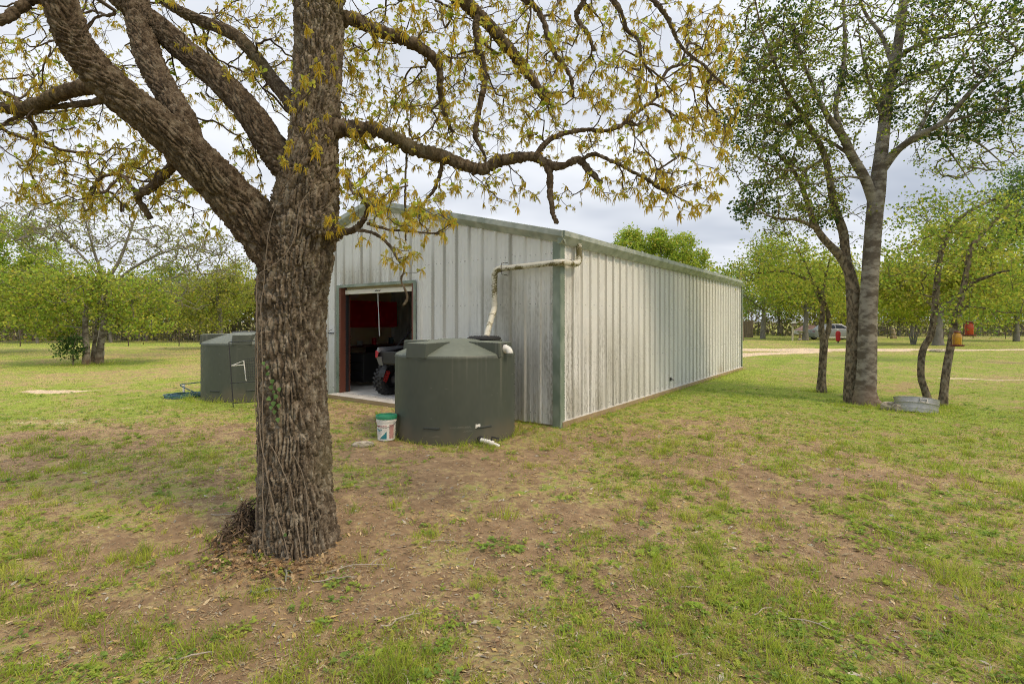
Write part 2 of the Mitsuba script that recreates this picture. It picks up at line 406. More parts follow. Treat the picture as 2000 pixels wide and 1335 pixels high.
def build_ground():
    ang = np.radians(np.concatenate([np.linspace(38, 142, 360), np.linspace(142, 398, 60)[1:-1]]))
    rad = np.concatenate([np.geomspace(1.6, 60, 330), np.geomspace(60, 900, 40)[1:]])
    A, R = np.meshgrid(ang, rad, indexing='xy')
    x, y = R * np.cos(A), R * np.sin(A)
    z = gz(x, y)
    c, b, s = ground_masks(x, y)
    z = z + (sst(14, 5, R) * (0.022 * (N2(x, y, 6.0, 31, 3) - 0.5) + 0.012 * (N2(x, y, 17.0, 32, 2) - 0.5)))
    z = np.where(R > 500, z - (R - 500) * 0.004, z)
    v = np.stack([x, y, z], -1).reshape(-1, 3)
    n, m = len(ang), len(rad)
    i, j = np.meshgrid(np.arange(m - 1), np.arange(n), indexing='ij')
    f = np.stack([i * n + j, (i + 1) * n + j, (i + 1) * n + (j + 1) % n, i * n + (j + 1) % n], -1).reshape(-1, 4)
    f = np.vstack([f[:, [0, 1, 2]], f[:, [0, 2, 3]]])
    v = np.vstack([v, [[0, 0, 0]]])
    k = np.arange(n)
    f = np.vstack([f, np.stack([k, (k + 1) % n, k * 0 + len(v) - 1], 1)])
    uv = np.stack([c.ravel() + 4 * np.round(b.ravel() * 0), s.ravel()], 1)
    far = sst(7.5, 15, np.hypot(x, y)).ravel()
    uv[:, 0] = c.ravel() * (0.34 + 0.66 * far) - 0.30 * (1 - far) - 0.75 * b.ravel()                      # from -1 (bare) to 1 (green)
    uv = np.vstack([uv, [[0, 0]]])

    def ground_fn(p, nn, uv):
        g, sd = uv.x, uv.y
        a = fbm(p.x * 9.0, p.y * 9.0, 0.0, 4)
        s = noise(p.x * 60.0, p.y * 60.0, 0.0)
        w = fbm(p.x * 2.2 + 5.0, p.y * 2.2, 0.0, 3)
        m2 = noise(p.x * 24.0, p.y * 24.0, 3.0)
        earth = mix((0.15, 0.098, 0.056), (0.39, 0.275, 0.165), a * 0.6 + m2 * 0.4)
        straw = mix((0.24, 0.185, 0.08), (0.44, 0.36, 0.17), s * 0.6 + a * 0.4)
        green = mix((0.105, 0.17, 0.02), (0.255, 0.32, 0.055), w * 0.6 + s * 0.4)
        sand = mix((0.42, 0.32, 0.21), (0.58, 0.48, 0.35), a)
        k = g + (a - 0.5) * 1.7 + (s - 0.5) * 0.7 + (w - 0.5) * 0.8 + (m2 - 0.5) * 0.7
        c = mix(earth, straw, smoothstep(-0.65, 0.15, k))
        c = mix(c, green, smoothstep(-0.15, 0.6, k) * 0.92)
        return mix(c, sand, smoothstep(0.3, 0.62, sd + (a - 0.5) * 0.7))

    textured('soil', ground_fn, rough=0.95, specular=0.1)
    add('ground', (v, f), 'soil', smooth=True, uv=uv, kind='structure')


build_ground()
# ------------------------------------------------------------------ metal shed (local frame: x to the right along the gable from -W to 0, y into the depth, z up)
SM = np.eye(4); SM[:2, 0], SM[:2, 1], SM[:2, 3] = SX, SU, SC
W, L, EZ, SL = 9.0, 12.3, 3.0, 0.245
DR, DL, DZ = -3.29, -5.67, 2.42                        # door opening
S = lambda m: moved(m, SM)
Sp = lambda x, y, z: SM[:3, :3] @ np.array([x, y, z], float) + SM[:3, 3]
tag('metal_shed', 'weathered white metal shed with sage green trim and open roll-up door', 'shed')


def rib_profile(t0, t1, phase=0.0):
    """points (t, h) of a ribbed sheet between t0 and t1"""
    per, pts = 0.3048, []
    base = [(0.0, 0.032), (0.016, 0.032), (0.038, 0.0), (0.098, 0.0), (0.104, 0.005), (0.116, 0.005), (0.122, 0.0), (0.184, 0.0), (0.190, 0.005), (0.202, 0.005), (0.208, 0.0), (0.267, 0.0), (0.289, 0.032)]
    k = math.floor((t0 - phase) / per) - 1
    while k * per + phase < t1 + per:
        pts += [(k * per + phase + a, h) for a, h in base]
        k += 1
    t, h = np.array(pts).T
    inside = (t > t0 + 1e-4) & (t < t1 - 1e-4)
    tt = np.concatenate([[t0], t[inside], [t1]])
    return tt, np.interp(tt, t, h)


def sheet(t0, t1, z0, ztop, place, phase=0.0, lift=0.0):
    """one ribbed sheet: place(t, h, z) -> local point; ztop(t) the height of its upper edge"""
    t, h = rib_profile(t0, t1, phase)
    h = h + lift
    z1 = np.array([ztop(a) for a in t])
    zs = np.linspace(0, 1, 2)
    v = []
    for off in (0.0, -0.0015):
        for u in zs:
            v.append(np.stack(place(t, h + off, z0 + (z1 - z0) * u), -1))
    n = len(t); k = np.arange(n - 1)
    v = np.vstack(v)
    q = [np.stack([k, k + 1, n + k + 1, n + k], 1), np.stack([2 * n + k + 1, 2 * n + k, 3 * n + k, 3 * n + k + 1], 1),
         np.stack([n + k, n + k + 1, 3 * n + k + 1, 3 * n + k], 1), np.stack([2 * n + k, 2 * n + k + 1, k + 1, k], 1)]
    return trimesh.Trimesh(v, np.vstack([np.vstack(q)[:, [0, 1, 2]], np.vstack(q)[:, [0, 2, 3]]]), process=False)


def roof_z(x):
    return EZ + SL * (W / 2 - abs(x + W / 2))


def shed():
    K = 'metal_shed__'
    # right side wall
    frame_ = MB()
    for z in (0.9, 1.9, 2.7):
        frame_.box((-0.09, 0.1, z), (-0.004, L - 0.1, z + 0.06))
    add(K + 'side_wall', S(frame_.tm()), 'red_oxide')
    edges = np.append(np.arange(0, L, 0.9144), L)
    for i, (a, b) in enumerate(zip(edges[:-1], edges[1:])):
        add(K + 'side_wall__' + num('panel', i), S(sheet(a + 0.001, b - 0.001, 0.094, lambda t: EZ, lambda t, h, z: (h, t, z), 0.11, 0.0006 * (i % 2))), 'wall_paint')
    # gable wall
    frame_ = MB()
    for z in (0.9, 1.9):
        frame_.box((DR + 0.1, 0.004, z), (-0.1, 0.09, z + 0.06)).box((-W + 0.1, 0.004, z), (DL - 0.1, 0.09, z + 0.06))
    frame_.box((-W + 0.1, 0.004, 2.78), (-0.1, 0.09, 2.84))
    add(K + 'gable_wall', S(frame_.tm()), 'red_oxide')
    e = [0.0]
    for stop in (-DR, -DL, W):
        while e[-1] < stop - 1e-6:
            e.append(min(e[-1] + 0.9144, stop))
    for i, (a, b) in enumerate(zip(e[:-1], e[1:])):
        z0 = DZ + 0.005 if -DR - 1e-6 <= a < -DL - 1e-6 else 0.03
        pl = lambda t, h, z: (-t, -h, z)
        if a < W / 2 < b:
            m = MB().mesh(sheet(a + 0.001, W / 2, z0, lambda t: roof_z(-t), pl, 0.06)).mesh(sheet(W / 2, b - 0.001, z0, lambda t: roof_z(-t), pl, 0.06)).tm()
        else:
            m = sheet(a + 0.001, b - 0.001, z0, lambda t: roof_z(-t), pl, 0.06, 0.0006 * (i % 2))
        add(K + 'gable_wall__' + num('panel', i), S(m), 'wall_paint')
    # left and back walls (seen from inside)
    for i, (a, b) in enumerate(zip(edges[:-1], edges[1:])):
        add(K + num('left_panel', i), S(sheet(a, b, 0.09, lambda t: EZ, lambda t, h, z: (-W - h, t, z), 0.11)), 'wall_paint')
    be = np.linspace(0, W, 11)
    for i, (a, b) in enumerate(zip(be[:-1], be[1:])):
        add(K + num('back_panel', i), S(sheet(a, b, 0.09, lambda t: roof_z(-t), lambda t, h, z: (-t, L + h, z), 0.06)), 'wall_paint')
    # roof sheets on both slopes
    for side in (0, 1):
        r = MB()
        edges2 = np.append(np.arange(-0.14, L + 0.14, 0.9144), L + 0.14)
        for a, b in zip(edges2[:-1], edges2[1:]):
            t, h = rib_profile(a, b, 0.0)
            for off in (0.022, 0.020):
                x0, x1 = (0.1, -W / 2) if side == 0 else (-W - 0.1, -W / 2)
                z0, z1 = EZ - SL * 0.1, EZ + SL * W / 2
                v = np.vstack([np.stack([t * 0 + x0, t, h + off + z0 + 0.04], -1), np.stack([t * 0 + x1, t, h + off + z1 + 0.04], -1)])
                n = len(t); k = np.arange(n - 1)
                r.add(v, np.stack([k, k + 1, n + k + 1, n + k], 1))
        add(K + num('roof', side), S(r.tm()), 'galvanised')
        if side == 0:
            cap = MB(); xr, zr = -W / 2, EZ + SL * W / 2 + 0.104
            cap.add([(xr - .2, -.15, zr - .045), (xr, -.15, zr + .006), (xr + .2, -.15, zr - .045), (xr - .2, L + .15, zr - .045), (xr, L + .15, zr + .006), (xr + .2, L + .15, zr - .045)], [(0, 1, 4, 3), (1, 2, 5, 4)])
            add(K + 'roof__ridge_cap', S(cap.tm()), 'trim_paint')
    # rake trim over the gable: an upright face above a sloping soffit
    prof = np.array([(0.036, -0.085), (0.15, 0.015), (0.15, 0.105), (0.135, 0.108), (0.036, 0.108)])
    for i, (xa, xb) in enumerate(((0.13, -W / 2), (-W - 0.13, -W / 2))):
        v = np.vstack([np.stack([np.full(5, x), -prof[:, 0], EZ + SL * (W / 2 - abs(x + W / 2)) + prof[:, 1]], -1) for x in (xa, xb)])
        k = np.arange(5); k2 = (k + 1) % 5
        f = np.vstack([np.stack([k, k2, 5 + k2], 1), np.stack([k, 5 + k2, 5 + k], 1), [(0, 1, 2), (0, 2, 3), (0, 3, 4), (5, 7, 6), (5, 8, 7), (5, 9, 8)]])
        add(K + num('rake_trim', i), S(trimesh.Trimesh(v, f, process=False)), 'gutter_paint')
    # gutters
    gp = np.array([(0.036, -0.12), (0.085, -0.11), (0.165, -0.005), (0.165, 0.075), (0.15, 0.075), (0.15, 0.0), (0.08, -0.10), (0.036, -0.10)])
    gv = lambda x, y: np.stack([gp[:, 0] * x[0] + x[1], np.full(8, y), EZ + gp[:, 1]], -1)
    for i, sx in enumerate(((1, 0), (-1, -W))):
        v = np.vstack([gv(sx, -0.12), gv(sx, L + 0.12)])
        k = np.arange(8); k2 = (k + 1) % 8
        f = np.vstack([np.stack([k, k2, 8 + k2], 1), np.stack([k, 8 + k2, 8 + k], 1)])
        key = add(K + num('gutter', i), S(trimesh.Trimesh(v, f, process=False)), 'gutter_paint')
        for q_, y in enumerate((-0.122, L + 0.117)):
            cap = MB()
            poly = np.array([(0.036, -0.12), (0.085, -0.11), (0.165, -0.005), (0.165, 0.075), (0.036, 0.085)])
            vv = np.vstack([np.stack([poly[:, 0] * sx[0] + sx[1], np.full(5, yy), EZ + poly[:, 1]], -1) for yy in (y, y + 0.004)])
            cap.add(vv, [(0, 1, 2), (0, 2, 3), (0, 3, 4), (5, 7, 6), (5, 8, 7), (5, 9, 8)])
            add(key + '__' + num('end_cap', q_), S(cap.tm()), 'trim_paint')
    sc = MB()
    for z in (0.16, 0.93, 1.93, 2.73):
        for k in range(1, 121):
            y = 0.05 + k * 0.1016
            if k % 3:
                sc.box((0.0, y - 0.006, z + 0.024), (0.006, y + 0.006, z + 0.036))
        for k in range(1, 88):
            x = -0.05 - k * 0.1016
            if k % 3 and not (DL - 0.05 < x < DR + 0.05 and z < DZ + 0.1):
                sc.box((x - 0.006, -0.006, z + 0.024), (x + 0.006, 0.0, z + 0.036))
    add(K + 'screws', S(sc.tm()), 'grey_plastic', kind='stuff')
    # corner trim, right front: two legs, with a hem
    ct = MB().box((-0.105, -0.038, 0.0), (0.038, -0.034, EZ - 0.05)).box((0.034, -0.034, 0.0), (0.038, 0.095, EZ - 0.1))
    add(K + 'corner_trim', S(ct.tm()), 'trim_paint')
    ct = MB().box((0.034, L - 0.1, 0.0), (0.038, L + 0.036, EZ - 0.1)).box((-0.105, L + 0.036, 0.0), (0.038, L + 0.04, EZ - 0.05))
    add(K + 'corner_trim_001', S(ct.tm()), 'trim_paint')
    # slab
    sl = rbox((-W - 0.02, 0.02, -0.3), (0.055, L + 0.03, 0.100), 0.012)
    apron = rbox((DL - 0.05, -0.30, -0.3), (DR + 0.05, 0.02, 0.092), 0.012)
    add(K + 'slab', S(sl), 'concrete', smooth=35)
    add(K + 'slab__apron', S(apron), 'concrete', smooth=35)
    # door opening: trim, steel jambs, roll-up curtain
    dt = MB().box((DL - 0.10, -0.044, 0.03), (DL, -0.036, DZ + 0.06)).box((DR, -0.044, 0.03), (DR + 0.07, -0.036, DZ + 0.06)).box((DL, -0.044, DZ), (DR, -0.036, DZ + 0.06))
    add(K + 'door_trim', S(dt.tm()), 'trim_paint')
    for i, (x0, x1) in enumerate(((DL - 0.005, DL + 0.045), (DR - 0.045, DR + 0.005))):
        jb = MB().box((x0, -0.034, 0.08), (x1, 0.22, DZ + 0.02))
        add(K + num('door_jamb', i), S(jb.tm()), 'red_oxide')
        xg = DL + 0.045 if i == 0 else DR - 0.075
        gd = MB().box((xg, 0.10, 0.08), (xg + 0.03, 0.16, DZ))
        add(K + num('door_jamb', i) + '__guide', S(gd.tm()), 'black_metal')
    cur = MB()
    zz = np.arange(2.37, DZ + 0.2, 0.0125)
    hh = 0.11 + 0.006 * np.cos(np.arange(len(zz)) * np.pi / 2)
    v = np.vstack([np.stack([np.full(len(zz), x), hh, zz], -1) for x in (DL + 0.05, DR - 0.05)])
    n = len(zz); k = np.arange(n - 1)
    cur.add(v, np.stack([k, n + k, n + k + 1, k + 1], 1))
    cur.tube([(DL + 0.06, 0.36, DZ + 0.30), (DR - 0.06, 0.36, DZ + 0.30)], 0.2, 20)
    add(K + 'roll_up_door', S(cur.tm()), 'beige_paint', label='rolled-up beige door curtain at the head of the opening')
    add(K + 'roll_up_door__bottom_bar', S(rbox((DL + 0.05, 0.075, 2.275), (DR - 0.05, 0.125, 2.372), 0.01)), 'pale_print', smooth=35)
    add(K + 'roll_up_door__name_plate', S(MB().box((-4.58, 0.071, 2.312), (-4.40, 0.075, 2.336)).tm()), 'black_metal')
    cp = MB().tube([Sp(-4.52, 0.10, 2.28), Sp(-4.515, 0.12, 1.8), Sp(-4.50, 0.13, 1.37)], 0.010, 6)
    add(K + 'roll_up_door__pull_cord', cp.tm(), 'cord')
    # small latch bracket on the wall left of the door
    lb = MB().box((-6.08, -0.05, 1.40), (-5.86, -0.035, 1.425)).tube([(-5.92, -0.045, 1.50), (-5.96, -0.075, 1.47), (-6.03, -0.075, 1.45)], 0.006, 6)
    add(K + 'wall_bracket', S(lb.tm()), 'black_metal')
    # tap stub low on the side wall
    tp = MB().box((0.03, 4.95, 0.28), (0.05, 5.03, 0.36)).tube([(0.04, 4.99, 0.32), (0.09, 4.99, 0.32), (0.10, 4.99, 0.28)], 0.012, 8)
    add(K + 'tap', S(tp.tm()), 'black_metal')


shed()

# things inside the shed
def shed_inside():
    # insulated left wall lining above the cabinets
    add('metal_shed__lining', S(MB().box((-W + 0.02, 0.3, 0.085), (-W + 0.05, 4.25, EZ - 0.05)).tm()), 'insulation')
    add('metal_shed__partition', S(MB().box((-W + 0.06, 7.6, 0.085), (-0.1, 7.7, EZ - 0.05)).tm()), 'drywall')
    cl = MB()
    for x0, x1 in ((-0.05, -W / 2), (-W + 0.05, -W / 2)):
        cl.add([(x0, .1, roof_z(x0) - .04), (x1, .1, roof_z(x1) - .04), (x1, L - .1, roof_z(x1) - .04), (x0, L - .1, roof_z(x0) - .04)], [(0, 1, 2, 3)])
    add('metal_shed__ceiling_lining', S(cl.tm()), 'white_paint')  # unseen white lining, added under the roof to bounce light inside
    add('metal_shed__right_lining', S(MB().box((-0.13, 0.2, 0.085), (-0.10, 7.5, EZ - 0.1)).tm()), 'white_paint')  # unseen white panel, added along the right wall for bounce too
    # upper cabinets along the left wall
    for i, (y0, y1) in enumerate(((1.75, 3.65), (3.66, 4.15))):
        key = num('wall_cabinet', i)
        tag(key, ('red wall cabinet hung left in the shed, nearer the door' if i == 0 else 'red wall cabinet hung deeper in the shed beside the first'), 'cabinet', 'red wall cabinets in the shed')
        add(key + '__carcass', S(MB().box((-W + 0.055, y0, 1.50), (-W + 0.42, y1, 2.30)).tm()), 'red_lacquer')
        ym = (y0 + y1) / 2
        for j, (a, b) in enumerate(((y0 + 0.01, ym - 0.005), (ym + 0.005, y1 - 0.01))):
            d = MB().box((-W + 0.42, a, 1.51), (-W + 0.437, b, 2.29)).tm()
            fr = MB().box((-W + 0.437, a, 1.51), (-W + 0.446, a + 0.06, 2.29)).box((-W + 0.437, b - 0.06, 1.51), (-W + 0.446, b, 2.29)).box((-W + 0.437, a + 0.06, 1.51), (-W + 0.446, b - 0.06, 1.57)).box((-W + 0.437, a + 0.06, 2.23), (-W + 0.446, b - 0.06, 2.29)).tm()
            dk = add(key + '__' + num('door', j), S(d), 'red_lacquer')
            add(dk + '__frame', S(fr), 'red_lacquer')
    # work bench under it
    tag('work_bench', 'dark work bench below the red wall cabinets', 'bench')
    add('work_bench__top', S(rbox((-W + 0.06, 1.6, 0.92), (-W + 0.72, 6.2, 0.97), 0.008)), 'maroon_plastic')
    for j, y in enumerate((1.65, 3.1, 4.6, 6.1)):
        add('work_bench__' + num('leg', j), S(MB().box((-W + 0.6, y, 0.086), (-W + 0.66, y + 0.06, 0.92)).tm()), 'black_metal')
    add('work_bench__drawer_unit', S(MB().box((-W + 0.1, 3.2, 0.1), (-W + 0.58, 4.5, 0.91)).tm()), 'black_plastic')
    # stools with red seats
    for i, (x, y) in enumerate(((-7.6, 2.75), (-7.45, 3.75))):
        key = num('bar_stool', i)
        tag(key, ('round red bar stool standing by the work bench, fully seen through the door' if i == 0 else 'round red bar stool half hidden behind the buggy tail'), 'stool', 'red bar stools in the shed')
        st = lathe([(0, 0.70), (0.17, 0.70), (0.185, 0.72), (0.18, 0.755), (0.14, 0.77), (0, 0.772)], 28); st.apply_translation((x, y, 0))
        add(key + '__seat', S(st), 'red_lacquer', smooth=40)
        rg = trimesh.creation.torus(0.19, 0.011, 32, 8); rg.apply_translation((x, y, 0.30))
        add(key + '__foot_ring', S(rg), 'chrome', smooth=True)
        for j in range(4):
            a = j * np.pi / 2 + 0.5
            lg = MB().tube([(x + 0.13 * math.cos(a), y + 0.13 * math.sin(a), 0.70), (x + 0.24 * math.cos(a), y + 0.24 * math.sin(a), 0.086)], 0.012, 8)
            add(key + '__' + num('leg', j), S(lg.tm()), 'chrome', smooth=50)
    # small dark tool cabinet just inside the left jamb
    tag('tool_cart', 'narrow black tool cart just inside the left door jamb', 'tool cart')
    add('tool_cart__body', S(rbox((-6.55, 0.9, 0.2), (-6.05, 1.4, 0.9), 0.02)), 'black_plastic')
    for j, z in enumerate((0.3, 0.5, 0.7)):
        add('tool_cart__' + num('drawer', j), S(rbox((-6.52, 0.885, z), (-6.08, 0.9, z + 0.16), 0.006)), 'black_metal')
    add('tool_cart__socket_panel', S(MB().box((-6.5, 1.9, 0.75), (-6.35, 1.92, 0.97)).tm()), 'grey_print')


shed_inside()


def bench_things():
    rng = np.random.default_rng(31)
    # clutter on and over the work bench
    for i in range(4):
        y = 2.1 + i * 0.62; x = -W + rng.uniform(.3, .55)
        key = num('paint_tin', i); r_ = rng.uniform(.06, .09); h = rng.uniform(.12, .2)
        lab = ('small tin nearest the door on the work bench', 'tin second from the door on the work bench', 'tin third from the door on the work bench', 'tin farthest from the door on the work bench')[i]
        tag(key, lab, 'tin', 'tins on the work bench')
        b = lathe([(0, 0), (r_, 0), (r_, h), (r_ - .008, h), (r_ - .01, h - .008), (0, h - .008)], 20); b.apply_translation((x, y, .971))
        add(key + '__body', S(b), ('chrome', 'white_plastic', 'red_lacquer', 'hose_blue')[i], smooth=35)
        hd = MB().tube([(x, y + r_ * math.cos(t), .971 + h * .9 - r_ * .9 * math.sin(t)) if False else (x + r_ * 1.02 * math.sin(t) * .5 + r_ * .8, y + r_ * math.cos(t), .971 + h * .75) for t in np.linspace(0, np.pi, 9)], .003, 5)
        add(key + '__handle', S(hd.tm()), 'chrome')
    add('paper_stack', S(rbox((-W + .45, 2.2, .972), (-W + .66, 2.46, .995), .004)), 'pale_print', label='white sheets of paper lying on the front of the work bench', cat='paper')
    cl = lathe([(0, 0), (.20, 0), (.21, .01), (.21, .03), (.19, .04), (0, .04)], 32)
    cl.apply_transform(trimesh.transformations.rotation_matrix(np.pi / 2, (0, 1, 0))); cl.apply_translation((-W + .055, 2.75, 2.56))
    add('wall_clock', S(cl), 'pale_print', smooth=35, label='round pale disc on the tan wall lining above the cabinets', cat='clock')


bench_things()


def tyre(R, wd, key, mat):
    """off-road tyre with lugs, axis along local x, centred at the origin; hub parts"""
    body = lathe([(R * 0.52, -wd / 2 * 0.8), (R * 0.80, -wd / 2), (R * 0.92, -wd / 2 * 0.85), (R * 0.94, 0), (R * 0.92, wd / 2 * 0.85), (R * 0.80, wd / 2), (R * 0.52, wd / 2 * 0.8), (R * 0.52, -wd / 2 * 0.8)], 40)
    mb = MB().mesh(body)
    nl = 22
    for k in range(nl):
        for s_ in (-1, 0, 1):
            a = 2 * np.pi * (k + (0.5 if s_ == 0 else 0.0)) / nl
            lug = trimesh.creation.box(extents=(0.052, R * 0.13, wd * (0.30 if s_ else 0.26)))
            lug.apply_transform(trimesh.transformations.rotation_matrix(0.35 * (s_ if s_ else 0.6), (1, 0, 0)))
            lug.apply_translation((R * 0.955, 0, s_ * wd * 0.34))
            lug.apply_transform(trimesh.transformations.rotation_matrix(a, (0, 0, 1)))
            mb.mesh(lug)
            if s_:
                sl = trimesh.creation.box(extents=(R * 0.14, R * 0.1, 0.02)); sl.apply_translation((R * 0.84, 0, s_ * wd * 0.49))
                sl.apply_transform(trimesh.transformations.rotation_matrix(a, (0, 0, 1))); mb.mesh(sl)
    m = mb.tm(); m.apply_transform(trimesh.transformations.rotation_matrix(np.pi / 2, (0, 1, 0)))
    return m


def buggy():
    K = 'utility_buggy'
    tag(K, 'grey and black four-wheeled utility buggy parked nose-in just inside the shed door', 'utility vehicle')
    # local: x right, y forward, origin on the floor under the middle of the rear axle; the rear left wheel stands at x = -0.62
    o = np.array([-2.66, 11.16]) + 0.60 * SX
    B = SM.copy(); B[:2, 3] = o; B[2, 3] = 0.086
    R = 0.335
    ty = tyre(R, 0.28, K, None)
    for i, (x, y) in enumerate(((-0.60, 0), (0.60, 0), (-0.60, 2.0), (0.60, 2.0))):
        m = ty.copy(); m.apply_translation((x, y, R))
        k = add(K + '__' + num('wheel', i), moved(m, B), 'rubber')
        rm = lathe([(0, 0.02), (R * 0.2, 0.05), (R * 0.36, 0.02), (R * 0.5, 0.09), (R * 0.53, 0.09), (R * 0.53, -0.09), (R * 0.45, -0.06), (0, -0.05)], 24)
        rm.apply_transform(trimesh.transformations.rotation_matrix(np.pi / 2 * (-1 if x < 0 else 1), (0, 1, 0))); rm.apply_translation((x, y, R))
        add(k + '__rim', moved(rm, B), 'black_metal', smooth=40)
    ch = MB().mesh(rbox((-0.40, -0.15, 0.28), (0.40, 2.3, 0.44), 0.04))
    for y in (0, 2.0):
        ch.tube([(-0.55, y, R), (0.55, y, R)], 0.04, 10)
    for x in (-1, 1):
        ch.tube([(x * 0.25, -0.05, 0.62), (x * 0.46, -0.02, R + 0.05)], 0.035, 10)
    add(K + '__chassis', moved(ch.tm(), B), 'black_metal', smooth=35)
    for i, x in enumerate((-1, 1)):
        sp = MB()
        t = np.linspace(0, 1, 80)
        c0, c1 = np.array((x * 0.30, -0.28, 0.55)), np.array((x * 0.47, -0.24, 0.33))
        ax = (c1 - c0); e1 = np.cross(ax, (0, 1, 0)); e1 /= np.linalg.norm(e1); e2 = np.cross(ax, e1); e2 /= np.linalg.norm(e2)
        pts = c0 + t[:, None] * ax + 0.042 * (np.cos(t * 38)[:, None] * e1 + np.sin(t * 38)[:, None] * e2)
        sp.tube(pts, 0.009, 6)
        add(K + '__' + num('coil_spring', i), moved(sp.tm(), B), 'red_cloth')
    # cargo bed
    B0 = B.copy(); B = B @ np.diag([0.64, 1.0, 1.0, 1.0])
    bed = MB()
    for x0, x1 in ((-0.66, -0.60), (0.60, 0.66)):
        bed.mesh(rbox((x0, -0.42, 0.72), (x1, 0.75, 1.02), 0.02))
    bed.mesh(rbox((-0.62, -0.45, 0.72), (0.62, -0.40, 0.98), 0.02)).mesh(rbox((-0.62, -0.42, 0.70), (0.62, 0.75, 0.75), 0.02))
    add(K + '__cargo_bed', moved(bed.tm(), B), 'black_plastic', smooth=35)
    for i, s_ in enumerate((-1, 1)):
        hull = m3.Manifold.hull_points(np.array([(s_ * x, y, z) for x, y, z in ((0.67, -0.46, 1.05), (0.69, 0.6, 1.07), (0.69, 0.6, 0.98), (0.67, -0.50, 0.95), (0.55, -0.50, 0.95), (0.60, -0.46, 1.05), (0.62, 0.6, 1.07))]))
        add(K + '__' + num('side_rail', i), moved(man(hull), B), 'grey_plastic')
        low = m3.Manifold.hull_points(np.array([(s_ * x, y, z) for x, y, z in ((0.67, -0.50, 0.86), (0.68, 0.1, 0.86), (0.66, -0.43, 0.68), (0.67, 0.1, 0.72), (0.45, -0.50, 0.86), (0.45, -0.43, 0.68))]))
        add(K + '__' + num('rear_panel', i), moved(man(low), B), 'grey_plastic')
        lamp = m3.Manifold.hull_points(np.array([(s_ * x, y, z) for x, y, z in ((0.675, -0.51, 0.985), (0.675, -0.46, 0.99), (0.67, -0.52, 0.84), (0.67, -0.46, 0.84), (0.52, -0.515, 0.95), (0.56, -0.52, 0.85))]))
        add(K + '__' + num('tail_lamp', i), moved(man(lamp), B), 'tail_lamp')
        a = np.linspace(0.1, np.pi - 0.1, 14)
        for q_, y in enumerate((0.0, 2.0)):
            fen = MB()
            pts = np.stack([np.full(14, s_ * 0.62), y + 0.40 * np.cos(a), R + 0.06 + 0.36 * np.sin(a)], -1)
            v = np.vstack([pts - [0.14, 0, 0], pts + [0.14, 0, 0]]); k = np.arange(13)
            fen.add(v, np.stack([k, k + 1, 14 + k + 1, 14 + k], 1))
            add(K + '__' + num('fender', i * 2 + q_), moved(fen.tm(), B), 'black_plastic')
    B = B0
    cab = MB().mesh(rbox((-0.65, 0.75, 0.40), (0.65, 1.65, 0.58), 0.04))
    hood = man(m3.Manifold.hull_points(np.array([(s_ * x, y, z) for s_ in (-1, 1) for x, y, z in ((0.62, 1.62, 0.95), (0.45, 2.5, 0.72), (0.62, 1.62, 0.5), (0.5, 2.5, 0.45))])))
    add(K + '__tub', moved(cab.tm(), B), 'black_plastic', smooth=35)
    add(K + '__hood', moved(hood, B), 'grey_plastic')
    for i, x in enumerate((-0.3, 0.3)):
        st = MB().mesh(rbox((x - 0.24, 0.85, 0.60), (x + 0.24, 1.35, 0.72), 0.04)).mesh(rbox((x - 0.23, 0.78, 0.68), (x + 0.23, 0.90, 1.22), 0.04))
        add(K + '__' + num('seat', i), moved(st.tm(), B), 'black_plastic', smooth=40)
    cg = MB()
    for s_ in (-1, 1):
        cg.tube(spline([(s_ * 0.62, 0.72, 0.95), (s_ * 0.60, 0.66, 1.3), (s_ * 0.52, 0.80, 1.66), (s_ * 0.5, 1.0, 1.72), (s_ * 0.5, 1.35, 1.70), (s_ * 0.56, 1.8, 1.25), (s_ * 0.58, 2.0, 0.95)], 0.06), 0.026, 8)
        cg.tube([(s_ * 0.60, 0.2, 1.03), (s_ * 0.57, 0.75, 1.52)], 0.02, 8)
    for y, z in ((0.84, 1.69), (1.35, 1.71), (0.69, 1.15)):
        cg.tube([(-0.54, y, z), (0.54, y, z)], 0.024, 8)
    add(K + '__roll_cage', moved(cg.tm(), B), 'black_metal', smooth=50)
    sw = trimesh.creation.torus(0.17, 0.016, 28, 8); sw.apply_transform(trimesh.transformations.rotation_matrix(1.1, (1, 0, 0))); sw.apply_translation((-0.3, 1.52, 1.02))
    add(K + '__steering_wheel', moved(sw, B), 'black_plastic', smooth=True)


buggy()

